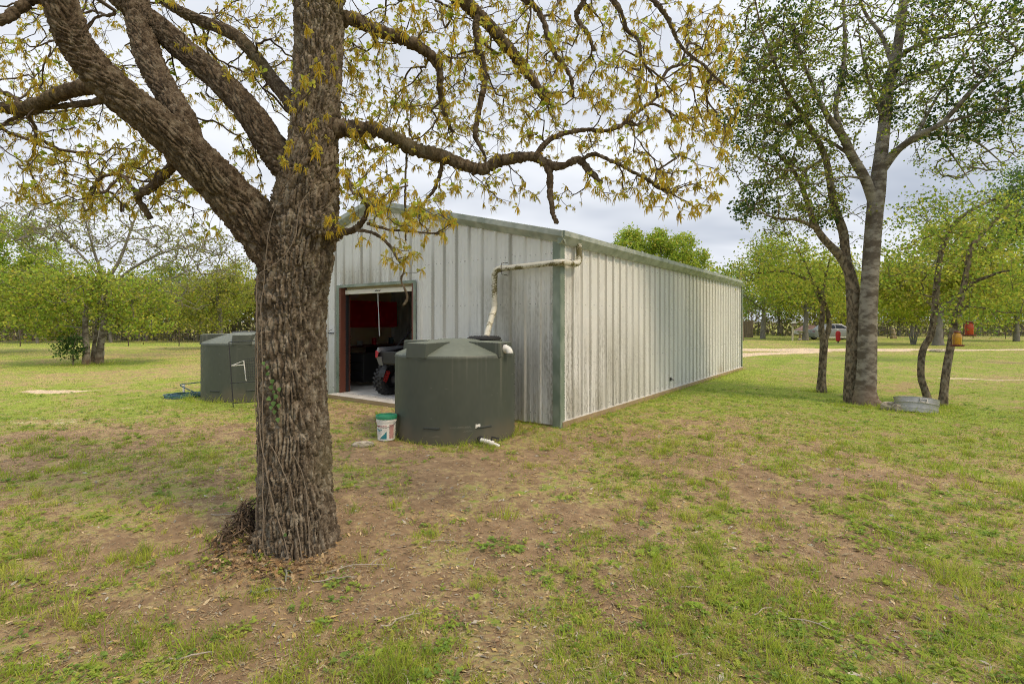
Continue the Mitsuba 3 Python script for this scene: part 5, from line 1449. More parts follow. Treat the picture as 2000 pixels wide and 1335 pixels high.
def right_trees():
    # pale trunk
    D = 10.4
    lines = [[ground_line(1694, 800, D, 72), Q(1690, 770, D, 48), Q(1693, 720, D, 41), Q(1696, 600, D, 37), Q(1704, 470, D, 35), Q(1712, 380, D, 36), Q(1721, 300, D, 28), Q(1727, 245, D + .1, 26), Q(1734, 175, D + .15, 25), Q(1751, 105, D + .2, 22), Q(1765, 0, D + .3, 18), Q(1775, -160, D + .4, 11)],
             [Q(1708, 400, D, 24), Q(1690, 350, D - .1, 22), Q(1664, 305, D - .2, 20), Q(1646, 266, D - .3, 18), Q(1615, 224, D - .5, 13), Q(1580, 150, D - .7, 9), Q(1550, 60, D - .9, 6)],
             [Q(1646, 268, D - .3, 14), Q(1632, 210, D - .2, 11), Q(1646, 140, D - .2, 10), Q(1650, 70, D - .1, 9), Q(1643, -40, D, 6)],
             [Q(1718, 330, D, 20), Q(1745, 300, D - .2, 17), Q(1790, 266, D - .5, 15), Q(1840, 240, D - .8, 12), Q(1895, 180, D - 1.1, 10), Q(1950, 130, D - 1.3, 8), Q(2010, 95, D - 1.5, 5)],
             [Q(1716, 345, D, 16), Q(1765, 285, D + .3, 13), Q(1830, 262, D + .6, 10), Q(1902, 275, D + .8, 8), Q(1965, 325, D + .9, 5)],
             [Q(1745, 120, D + .2, 14), Q(1780, 95, D, 11), Q(1825, 77, D - .3, 9), Q(1895, 58, D - .6, 7), Q(1965, 30, D - .8, 5)],
             [Q(1743, 128, D + .2, 11), Q(1722, 70, D + .4, 9), Q(1688, 22, D + .6, 7), Q(1660, -60, D + .8, 4)],
             [Q(1728, 240, D + .1, 8), Q(1700, 170, D - .3, 6), Q(1680, 80, D - .5, 4), Q(1672, -20, D - .6, 2)],
             [Q(1790, 266, D - .5, 8), Q(1830, 190, D - .3, 6), Q(1890, 100, D - .2, 5), Q(1955, 10, D, 3)],
             [Q(1840, 240, D - .8, 7), Q(1915, 222, D - 1.2, 5), Q(1990, 205, D - 1.6, 3)],
             [Q(1735, 178, D + .15, 8), Q(1790, 150, D + .4, 6), Q(1850, 122, D + .7, 5), Q(1930, 100, D + 1.0, 3)],
             [Q(1664, 305, D - .2, 8), Q(1605, 268, D - .1, 6), Q(1540, 250, D + .1, 4)],
             [Q(1902, 275, D + .8, 5), Q(1950, 262, D + .9, 4), Q(2010, 265, D + 1.0, 2)],
             [Q(1830, 262, D + .6, 5), Q(1865, 310, D + .5, 4), Q(1905, 370, D + .4, 2)],
             [Q(1765, 0, D + .3, 9), Q(1820, -40, D, 6), Q(1900, -70, D - .3, 4)],
             [Q(1690, 350, D - .1, 6), Q(1650, 345, D - .4, 5), Q(1590, 360, D - .6, 3)]]
    tree('pale_barked_tree', 'tall tree with pale mottled trunk and dark evergreen clumps right of the shed', lines,
         [C(1730, 60, D, 200, 170, 1.9, 560), C(1600, 150, D - .3, 120, 160, 1.5, 330), C(1860, 120, D - .4, 150, 150, 1.7, 560), C(1900, 270, D + .2, 120, 80, 1.3, 240), C(1750, -150, D, 260, 110, 2.2, 110), C(1560, 250, D - .2, 90, 80, 1.0, 80), C(1700, 230, D, 80, 120, 1.0, 70)],
         'pale_bark', tip=0.006, step=0.14, wig=0.20, leaves=[(5.5, 0.045, 0.052, FG * .74, 0.2, 0.2), (2.8, 0.05, 0.05, YG * .82, 0.2, 0.2)], seed=21)
    # clumps of dark evergreen mistletoe in the crown: things that hang in the tree
    rng = np.random.default_rng(77)
    ML = ((1770, 150, 52, 0, 'on the pale trunk high up, just right of its fork'), (1742, 215, 38, .1, 'pressed against the pale trunk below the top fork'), (1822, 30, 60, -.3, 'at the top edge right of the pale trunk'), (1905, 150, 58, -1.0, 'on the long right limb, the upper of two'),
          (1962, 215, 56, -1.2, 'near the right edge, darkest and roundest on the right limb'), (1850, 250, 52, -.5, 'above the right limb close to the pale trunk'), (1530, 60, 74, -.5, 'topmost left in the dark-trunked tree'), (1470, 165, 66, -.5, 'farthest left, reaching the golden oak sprays'),
          (1602, 422, 40, .3, 'low in the fork of the dark trunk'), (1490, 290, 54, -.2, 'at the left middle of the dark-trunked tree'), (1475, 400, 50, 0, 'lowest left, above the far end of the shed'), (1652, 150, 40, -.2, 'between the dark and the pale tree, high up'),
          (1552, 205, 52, -.3, 'in the middle of the dark-trunked tree'), (1960, 50, 52, -1.0, 'at the top right corner of the picture'), (1915, 240, 44, -.6, 'under the right limb, lower right'), (1428, 250, 40, -.3, 'small, left beside the golden sprays'))
    for k, (px, py, rad, dd, lab) in enumerate(ML):
        c = P(px, py, D + dd); R = rad / F * D
        key = num('mistletoe_clump', k)
        n = int(640 * (rad / 50) ** 1.6)
        cc = ellipsoid(rng, n, c, (R, R * .95, R * .85), 0.15)
        nz = meshkit.fbm((cc - c) * 3.2 + k * 3.3, 3, 5)
        cc = cc[nz > 0.44 + 0.10 * np.linalg.norm((cc - c) / R, axis=1) ** 3]
        v, f, col = leaf_batch(cc, 0.058, rng, DG, aspect=0.5)
        add(key + '__leaves', (v, f), 'leaf', color=col, kind='stuff')
        st = MB()
        for q in range(14):
            e = ellipsoid(rng, 1, c, (R * .8,) * 3)[0]
            st.tube([c, (c + e) / 2 + rng.normal(0, .03, 3), e], [0.008, 0.006, 0.003], 5)
        add(key + '__stems', st.tm(), 'dark_bark', kind='stuff')
        tag(key, 'dark green mistletoe clump ' + lab, 'mistletoe', 'mistletoe clumps in the right-hand trees')
    # the darker trunk that stands against it
    D = 10.75
    lines = [[ground_line(1668, 795, D, 44), Q(1664, 770, D, 36), Q(1666, 700, D, 31), Q(1668, 640, D, 29), Q(1667, 580, D, 29), Q(1660, 535, D, 24), Q(1645, 505, D, 22), Q(1622, 480, D - .1, 17), Q(1608, 465, D - .15, 16), Q(1590, 435, D - .2, 13), Q(1560, 350, D - .4, 9), Q(1520, 300, D - .6, 6)],
             [Q(1655, 520, D, 20), Q(1650, 480, D, 19), Q(1646, 450, D, 19), Q(1632, 410, D - .1, 17), Q(1625, 380, D - .15, 16), Q(1620, 345, D - .2, 15), Q(1608, 297, D - .3, 13), Q(1580, 245, D - .5, 12), Q(1552, 203, D - .7, 11), Q(1531, 168, D - .9, 9), Q(1510, 115, D - 1.1, 8), Q(1482, 35, D - 1.3, 6), Q(1465, -60, D - 1.4, 4)],
             [Q(1566, 222, D - .6, 10), Q(1530, 245, D - .7, 8), Q(1490, 225, D - .9, 6), Q(1440, 230, D - 1.1, 4)],
             [Q(1612, 310, D - .3, 9), Q(1570, 330, D - .5, 7), Q(1520, 330, D - .7, 5), Q(1470, 300, D - .9, 4)],
             [Q(1600, 450, D - .2, 10), Q(1560, 430, D - .4, 7), Q(1510, 425, D - .6, 5), Q(1460, 400, D - .7, 4)]]
    tree('dark_trunked_tree', 'dark-trunked leaning tree standing against the left side of the pale trunk', lines,
         [C(1500, 110, D - .9, 90, 130, 1.3, 340), C(1500, 260, D - .5, 90, 90, 1.2, 300), C(1540, 390, D - .3, 100, 70, 1.2, 330), C(1600, 330, D, 70, 80, 1.0, 90), C(1440, 180, D - .8, 50, 90, 1.0, 50), C(1650, 430, D, 50, 70, .8, 30)],
         'dark_bark', tip=0.006, step=0.14, wig=0.22, leaves=[(4, 0.045, 0.052, FG * .76, 0.2, 0.2), (3, 0.05, 0.05, YG * .72, 0.3, 0.2), (3, 0.06, 0.048, OL * .75, .2, .2)], seed=22)
    # small forked tree by the far end of the shed
    D = 12.4
    lines = [[ground_line(1604, 768, D, 25), Q(1605, 740, D, 17.5), Q(1608, 690, D, 16), Q(1609, 665, D, 17), Q(1604, 640, D, 12), Q(1607, 605, D, 10), Q(1600, 565, D, 8), Q(1575, 545, D - .1, 7), Q(1530, 530, D - .2, 5), Q(1470, 535, D - .3, 3.5)],
             [Q(1610, 664, D, 14), Q(1619, 640, D, 11), Q(1617, 610, D, 9), Q(1608, 580, D, 8), Q(1612, 545, D, 7), Q(1622, 500, D, 5)],
             [Q(1603, 590, D, 6), Q(1590, 560, D + .1, 6), Q(1575, 520, D + .2, 5), Q(1550, 470, D + .3, 3.5)]]
    tree('forked_sapling', 'small forked tree with yellow green leaves near the far end of the shed', lines,
         [C(1560, 535, D, 115, 60, 1.3, 130), C(1620, 560, D, 50, 60, .9, 40), C(1530, 480, D, 70, 50, 1.0, 55), C(1470, 530, D - .2, 45, 35, .7, 26)],
         'dark_bark', tip=0.0045, step=0.14, wig=0.24, leaves=[(13, 0.12, 0.062, YG, 0.3, 0.2), (5, 0.12, 0.06, FG, 0.3, 0.2)], seed=23)
    # twin trunks behind the tub
    D = 10.6
    lines = [[ground_line(1816, 790, D, 20), Q(1806, 760, D, 16), Q(1799, 736, D, 15), Q(1800, 697, D, 15), Q(1806, 675, D, 15), Q(1818, 655, D, 15), Q(1824, 617, D, 14), Q(1829, 560, D, 14), Q(1834, 520, D, 12), Q(1840, 485, D, 11), Q(1862, 440, D, 10), Q(1895, 412, D - .1, 8), Q(1950, 385, D - .2, 5)],
             [Q(1828, 580, D, 7), Q(1812, 578, D - .1, 5), Q(1795, 572, D - .2, 4)]]
    tree('curved_trunk_tree', 'slim tree with curved trunk bowing left, standing behind the metal tub', lines,
         [C(1800, 470, D, 90, 70, 1.2, 60), C(1870, 420, D, 80, 50, 1.0, 50), C(1770, 540, D - .2, 50, 40, .8, 18), C(1790, 400, D, 60, 40, 0.9, 26)],
         'dark_bark', tip=0.004, step=0.14, wig=0.24, leaves=[(12, 0.12, 0.058, FG, 0.3, 0.2), (6, 0.12, 0.056, YG, 0.3, 0.2)], seed=24)
    D = 10.2
    lines = [[ground_line(1841, 800, D, 25), Q(1843, 770, D, 19), Q(1848, 725, D, 17.5), Q(1858, 668, D, 17), Q(1866, 624, D, 15.5), Q(1872, 595, D, 16), Q(1881, 565, D, 15), Q(1888, 530, D, 13), Q(1896, 487, D, 13), Q(1915, 460, D, 11), Q(1935, 440, D, 9), Q(1970, 400, D, 6)],
             [Q(1880, 570, D, 11), Q(1898, 553, D - .1, 9), Q(1930, 540, D - .3, 8), Q(1960, 530, D - .5, 7), Q(2010, 524, D - .8, 5)],
             [Q(1866, 605, D, 7), Q(1850, 605, D + .2, 6), Q(1832, 612, D + .3, 4)],
             [Q(1872, 598, D, 6), Q(1915, 600, D - .3, 5), Q(1960, 610, D - .5, 4), Q(2010, 612, D - .7, 3)]]
    tree('leaning_trunk_tree', 'slim tree with straight trunk leaning right beside the metal tub', lines,
         [C(1930, 470, D, 90, 70, 1.2, 70), C(1960, 570, D - .4, 80, 45, 1.0, 65), C(1990, 430, D, 60, 60, 1.0, 40), C(1900, 620, D - .3, 50, 22, .7, 22), C(2010, 500, D - .5, 60, 60, 1.0, 30)],
         'dark_bark', tip=0.004, step=0.14, wig=0.24, leaves=[(12, 0.12, 0.056, FG, 0.3, 0.2), (7, 0.12, 0.056, YG, 0.3, 0.2)], seed=25)


right_trees()


def yard_trees():
    # three pale trunks in the left field under one yellow green crown
    D = 19.9
    for k, (px, py, dd, w, top, cr, lab) in enumerate(((168, 712, 0, 15, (165, 560), (130, 575, 120, 60), 'yellow green tree with pale trunk, front left of the three in the left field'),
                                                      (182, 706, .7, 9, (200, 560), (215, 590, 80, 50), 'thin middle trunk among the three pale trees in the left field'),
                                                      (194, 708, .5, 16, (215, 550), (270, 595, 75, 45), 'yellow green tree with pale forked trunk, right of the three in the left field'))):
        d = D + dd
        lines = [[ground_line(px, py, d, w * 1.3), Q(px + 1, py - 25, d, w), Q(px + (top[0] - px) * .4, 640, d, w * .85), Q((px + top[0]) / 2, 600, d, w * .7), Q(top[0], top[1], d, w * .4)]]
        cs = {0: [(120, 560, 70, 40, 70), (60, 600, 60, 34, 55), (150, 610, 50, 30, 40), (30, 560, 50, 45, 50), (105, 640, 34, 26, 22), (165, 530, 40, 30, 26), (50, 640, 26, 22, 16), (125, 640, 20, 14, 8), (90, 520, 44, 30, 24)], 1: [(200, 590, 45, 34, 34), (180, 550, 40, 30, 26)],
              2: [(260, 575, 50, 36, 50), (315, 600, 40, 34, 42), (240, 620, 40, 26, 30), (290, 635, 34, 22, 22), (230, 545, 44, 26, 26), (310, 640, 22, 14, 9), (250, 638, 22, 14, 9), (300, 555, 30, 22, 14)]}[k]
        tree(num('field_tree', k), lab, lines, [C(a, b, d + (q % 3 - 1) * .9, rx, ry, 1.3, n, 0.1) for q, (a, b, rx, ry, n) in enumerate(cs)], 'pale_bark', tip=0.007, step=0.3, wig=0.3,
             leaves=[(10, 0.11, 0.10, FG * 1.05, 0.2, 0.25), (10, 0.11, 0.10, YG * .95, 0.2, 0.25), (4, .2, .1, OL * .8, .2, .2)], seed=31 + k)
    # leafy sprout at their foot
    p = P(143, 695, 19.6)
    tree('field_shrub', 'dark leafy shrub at the foot of the three pale trees', [[[p[0], p[1], 0, .03], [p[0], p[1], .6, .02], [p[0] + .1, p[1], 1.0, .01]]], [((p[0] - .1, p[1], .62), (.55, .5, .55), 60, 0)], 'dark_bark', tip=.004, step=.15, leaves=[(16, .1, .09, DG * 1.4, .1, .3)], seed=35, cat='shrub')
    # bare grey spreading tree behind
    D = 24.5
    lines = [[ground_line(196, 690, D, 17), Q(198, 640, D, 12), Q(203, 580, D, 10.2), Q(212, 545, D, 9.6), Q(235, 505, D, 6.6), Q(255, 450, D, 4.8), Q(270, 410, D, 3.0)],
             [Q(211, 555, D, 7.8), Q(190, 510, D, 6.0), Q(175, 460, D - .5, 4.8), Q(160, 410, D - 1, 3.0)],
             [Q(212, 560, D, 7.2), Q(160, 500, D - .8, 5.4), Q(100, 440, D - 1.5, 4.2), Q(30, 400, D - 2, 2.4)],
             [Q(214, 560, D, 7.2), Q(265, 520, D - .6, 6.0), Q(330, 490, D - 1, 4.2), Q(400, 480, D - 1.4, 2.4)],
             [Q(214, 572, D, 6.0), Q(260, 545, D + .6, 5.4), Q(330, 545, D + 1, 3.6), Q(420, 500, D + 1.2, 2.4)],
             [Q(209, 590, D, 6.0), Q(275, 568, D - 1.0, 5.4), Q(330, 570, D - 1.6, 3.6), Q(380, 595, D - 1.8, 2.4)],
             [Q(208, 570, D, 6.0), Q(120, 530, D - 1, 4.2), Q(30, 470, D - 1.5, 3.0)]]
    tree('bare_spreading_tree', 'grey nearly leafless tree with wide spreading twigs behind the three pale trunks', lines,
         [C(230, 450, D, 190, 70, 4.0, 520, .2), C(90, 440, D - 1, 110, 60, 2.5, 260), C(390, 500, D - .5, 100, 60, 2.5, 330), C(330, 580, D - 1, 70, 45, 2, 110)],
         'grey_bark', tip=0.010, step=0.35, wig=0.28, leaves=[(4.2, 0.12, 0.10, OL, 0, .2)], seed=41, back=0.7)
    D = 27
    tree('left_edge_tree', 'fresh green tree at the left edge of the field', [[ground_line(-20, 690, D, 20), Q(-15, 600, D, 14), Q(0, 520, D, 8)], [Q(-15, 590, D, 8), Q(40, 520, D, 5)]],
         [C(-10, 540, D, 80, 80, 3, 110, .2), C(50, 470, D, 45, 40, 2, 40), C(10, 440, D, 40, 30, 2, 26), C(60, 540, D, 50, 40, 2, 40), C(40, 600, D, 70, 40, 2.5, 60)], 'grey_bark', tip=.009, step=.35, leaves=[(48, .2, .12, FG * 1.08, .2, .25), (14, .2, .12, YG, .2, .25)], seed=42)
    D = 31
    tree('drooping_tree', 'olive green tree with drooping grey branches left of the far tank', [[ground_line(430, 685, D, 14), Q(428, 610, D, 11), Q(425, 560, D, 7)], [Q(428, 600, D, 7), Q(380, 560, D, 5), Q(340, 590, D, 3)]],
         [C(430, 575, D, 75, 40, 3, 130, .2), C(370, 590, D, 50, 40, 2, 70), C(465, 545, D, 50, 36, 2, 60), C(400, 625, D, 60, 26, 2, 50)], 'grey_bark', tip=.01, step=.35, sag=.35, leaves=[(20, .2, .12, OL, .5, .2), (16, .2, .12, YG * .9, .4, .2)], seed=43)
    # cloud-shaped green tree behind the shed roof
    D = 31
    cl = [C(px, py + 10, D + dd, r, r * .8, r / F * D, n, .55) for px, py, r, n, dd in ((1225, 475, 34, 46, 0), (1262, 468, 30, 40, .5), (1295, 470, 24, 28, 0), (1330, 480, 30, 38, -.4), (1360, 500, 24, 30, 0), (1250, 510, 50, 50, .6), (1310, 515, 50, 50, 0), (1375, 525, 26, 26, .5), (1230, 450, 20, 20, .3), (1285, 453, 18, 18, .2), (1335, 462, 18, 20, .2), (1300, 560, 90, 60, 0))]
    tree('cloud_crowned_tree', 'bright green round-clumped tree rising behind the shed roof', [[ground_line(1300, 690, D, 20), Q(1298, 600, D, 15), Q(1290, 530, D, 9), Q(1290, 470, D, 4)], [Q(1296, 580, D, 9), Q(1240, 510, D, 6), Q(1220, 470, D, 3)], [Q(1296, 570, D, 8), Q(1340, 510, D, 5), Q(1350, 480, D, 3)]],
         cl, 'grey_bark', tip=.008, step=.3, leaves=[(28, .17, .13, FG * 1.1, .1, .3), (18, .17, .125, YG, .1, .3)], seed=44)
    # trees of the far right yard
    spec = [('yard_tree', 'large tree with thick grey trunk across the track, left of the parked car', 1573, 46, 664, 11, [(1570, 545, 80, 55), (1520, 570, 50, 40), (1630, 560, 60, 45)], YG, FG, 51),
            ('yard_tree_001', 'broad yellow green tree with thick forked trunk beyond the track, behind the twin trunks', 1832, 36, 675, 21, [(1830, 530, 110, 60), (1930, 540, 90, 60), (1750, 560, 60, 40), (1880, 470, 80, 50)], YG, OL, 52),
            ('yard_tree_002', 'yellow green tree at the right edge beyond the lawn', 1985, 44, 655, 12, [(1985, 560, 90, 70), (1930, 600, 60, 40), (2040, 520, 70, 80)], YG, FG, 53),
            ('yard_tree_003', 'tall tree behind the far end of the shed, left of the bird house post', 1490, 50, 660, 9, [(1480, 560, 60, 55), (1530, 520, 50, 45), (1500, 500, 40, 40)], FG, OL, 54),
            ('yard_tree_004', 'low yellow green tree behind the parked car', 1655, 50, 660, 8, [(1660, 590, 65, 45), (1640, 530, 50, 40), (1710, 560, 50, 50)], YG, YG, 55)]
    for K, lab, px, D, py, w, cr, t1, t2, sd in spec:
        lines = [[ground_line(px, py, D, w * 1.35), Q(px, py - 20, D, w), Q(px + 2, 600, D, w * .8), Q(px - 3, 560, D, w * .5)], [Q(px + 1, 610, D, w * .5), Q(px + 40, 570, D, w * .35), Q(px + 70, 550, D, w * .2)], [Q(px, 605, D, w * .5), Q(px - 40, 575, D - 1, w * .3), Q(px - 70, 560, D - 1, w * .2)]]
        if K == 'yard_tree_001':
            lines.append([ground_line(1855, 675, D, 13), Q(1862, 640, D, 10), Q(1880, 610, D, 8), Q(1900, 580, D, 6)])
        tree(K, lab, lines, [C(a, b, D, rx, ry, rx / F * D * .8, int(rx * 1.3), .3) for a, b, rx, ry in cr], 'grey_bark', tip=.012, step=.5,
             leaves=[(26, .42, .19, t1, .1, .3), (16, .42, .18, t2, .1, .3)], seed=sd)
    D = 38
    tree('multi_stem_tree', 'small bright yellow green tree with several slim stems beyond the track', [[ground_line(1783 + a, 672, D, 4), Q(1781 + a * 3, 650, D, 3), Q(1780 + a * 6, 620, D, 2)] for a in (-2, 0, 2, 4)],
         [C(1770, 590, D, 75, 42, 2.4, 120, .3), C(1740, 560, D, 45, 35, 2, 50)], 'grey_bark', tip=.01, step=.4, leaves=[(36, .34, .17, YG * [1.05, 1.08, 1], .1, .3)], seed=57, parts=['stem'] * 4)
    D = 20
    tree('right_edge_tree', 'dark green tree reaching into the right edge above the lawn', [[ground_line(2110, 715, D, 30), Q(2105, 600, D, 24), Q(2090, 480, D, 16), Q(2060, 380, D, 8)], [Q(2095, 520, D, 10), Q(2030, 470, D, 6), Q(1970, 440, D, 4)]],
         [C(1985, 365, D, 40, 36, 1.2, 60), C(2060, 380, D, 70, 80, 2, 100), C(1985, 440, D, 40, 40, 1.2, 50)], 'dark_bark', tip=.007, step=.3, leaves=[(26, .2, .09, DG * 1.5, .1, .3), (12, .22, .09, FG, .1, .3)], seed=58)


def grey_fn(p, n, uv):
    k = fbm(p.x * 6.0, p.y * 6.0, p.z * 4.0, 3)
    return mix((0.14, 0.125, 0.105), (0.32, 0.30, 0.265), k)


textured('grey_bark', grey_fn, rough=0.95, specular=0.1)
yard_trees()


def backdrop():
    """the edge of the wood round the fields: trees in rows, with brush below"""
    rng = np.random.default_rng(90)
    n, cnt = 0, {}
    ORD = ('leftmost', 'second from the left', 'third from the left', 'fourth from the left', 'fifth from the left', 'sixth from the left', 'seventh from the left', 'eighth from the left', 'ninth from the left', 'rightmost')
    rows = []
    for px in np.linspace(-70, 540, 10):
        rows.append((px + rng.normal(0, 12), rng.uniform(40, 52), rng.uniform(510, 555), OL if rng.random() < .55 else FG * .8, 'left_wood_tree', 'behind the left wire fence'))
    for px in np.linspace(1440, 2080, 10):
        rows.append((px + rng.normal(0, 12), rng.uniform(56, 68), rng.uniform(500, 550), OL if rng.random() < .5 else FG * .85, 'right_wood_tree', 'beyond the right yard'))
    for px, D, top, tint, nm, w in rows:
        i = cnt.get(nm, 0); cnt[nm] = i + 1
        h = HY - top
        lines = [[ground_line(px, HY + CAMZ * F / D, D, 7), Q(px + rng.normal(0, 4), 630, D, 6), Q(px + rng.normal(0, 6), HY - h * .5, D, 4), Q(px + rng.normal(0, 8), HY - h * .85, D, 2)]]
        rx = rng.uniform(48, 68) * 48 / D
        tree(num(nm, i), ('olive' if tint is OL else 'green') + ' wood edge tree ' + w + ', ' + ORD[i], lines,
             [C(px, HY - h * .62, D, rx, h * .36, rx / F * D * .7, 56, .35), C(px + rng.normal(0, 20), HY - h * .25, D, rx * .9, h * .28, rx / F * D * .6, 34, .3)], 'grey_bark', tip=.014, step=.7, leaves=[(32, .5, .23, tint, .1, .3), (14, .5, .22, YG * .85, .1, .3)], seed=200 + n,
             group='wood edge trees ' + w)
        n += 1
    # brush and thin trunks under them: one mass nobody could count
    mb, lv = MB(), MB()
    for px0, px1, D0_, D1_, m in ((-350, 620, 44, 58, 420), (1420, 2350, 60, 74, 380), (620, 1420, 66, 74, 120)):
        for _ in range(m):
            px, D = rng.uniform(px0, px1), rng.uniform(D0_, D1_)
            b = P(px, 640, D); b[2] = -0.1
            h = rng.uniform(2.5, 6.5) if rng.random() < .5 else rng.uniform(1.0, 2.4)
            lean = rng.normal(0, .10, 2) * h
            mb.tube([b, b + [lean[0] * .4, lean[1] * .4, h * .5], b + [lean[0], lean[1], h]], [rng.uniform(.03, .09), .04, .015], 5, c=np.array([.27, .24, .195]) * rng.uniform(.6, 1.3), cap=False)
        q = int((px1 - px0) * 18)
        px, D, z = rng.uniform(px0, px1, q), rng.uniform(D0_, D1_, q), rng.uniform(0, 1, q) ** 1.3 * 5.0
        c = np.stack([(px - CX) / F * D, D, z], -1)
        keep = meshkit.fbm(c * .45, 3, 4) > .40 - .12 * (z < 2)
        low = c[keep]
        tint = np.vstack([OL * .7, [[.23, .195, .14], [.19, .16, .12], [.26, .22, .16], [.18, .19, .09]]])
        lv.add(*leaf_batch(low, .34, rng, tint, aspect=.4))
    add('brush_thicket', (np.vstack(mb.v), np.vstack(mb.f)), 'vertex_paint', color=mb.col(), kind='stuff', label='grey brown brush and thin trunks along the foot of the wood', cat='brush')
    vv, ff = lv.get()
    add('undergrowth', (vv, ff), 'leaf', color=lv.col(), kind='stuff', label='dull leafy undergrowth filling the wood edge behind the fences', cat='undergrowth')


backdrop()

# ------------------------------------------------------------------ fences
def wire_fence(K, label, pts, h, post_every, mesh=True, cell=0.16, wood=False):
    tag(K, label, 'fence')
    pts = np.array(pts, float)
    s = spline(np.hstack([pts, np.zeros((len(pts), 1))]), post_every)
    s[:, 2] = gz(s[:, 0], s[:, 1])
    for i, p_ in enumerate(s):
        add(K + '__' + num('post', i), MB().tube([p_ - [0, 0, .1], p_ + [0, 0, h + .1]], .03, 6).tm(), 'fence_post')
    f = spline(s, cell); f[:, 2] = gz(f[:, 0], f[:, 1])
    w = MB()
    for z in np.arange(.06, h + .01, cell):
        w.tube(f[::4] + [0, 0, z], .0042, 3, cap=False)
    for p_ in f:
        w.tube([p_ + [0, 0, .04], p_ + [0, 0, h]], .0036, 3, cap=False)
    add(K + '__wire_mesh', w.tm(), 'fence_wire', kind='stuff')


solid('fence_post', (0.09, 0.065, 0.05), 0.8)
solid('fence_wire', (0.17, 0.165, 0.155), 0.6)
wire_fence('field_fence', 'wire mesh fence with dark posts across the back of the left field', [(-46, 32), (-33, 34.5), (-20, 36.0), (-9, 37.0)], 1.0, 3.6)
wire_fence('yard_fence', 'dark wire fence along the far side of the right yard', [(38, 52), (48, 50), (60, 47)], 1.15, 3.0)


def board_fence():
    K = 'board_fence'
    tag(K, 'weathered board fence far behind the end of the shed', 'fence')
    a, b = P(1449, 650, 54), P(1471, 650, 54)
    n = 9
    for i in range(n):
        x0 = a[0] + (b[0] - a[0]) * i / n
        m = rbox((x0 + .006, 54, -.05), (x0 + (b[0] - a[0]) / n - .006, 54.03, 1.75 + .02 * (i % 3)), .004)
        add(K + '__' + num('board', i), m, 'weathered_wood')
    add(K + '__rail', MB().box((a[0], 54.03, .4), (b[0], 54.09, .5)).box((a[0], 54.03, 1.3), (b[0], 54.09, 1.4)).tm(), 'weathered_wood')


board_fence()

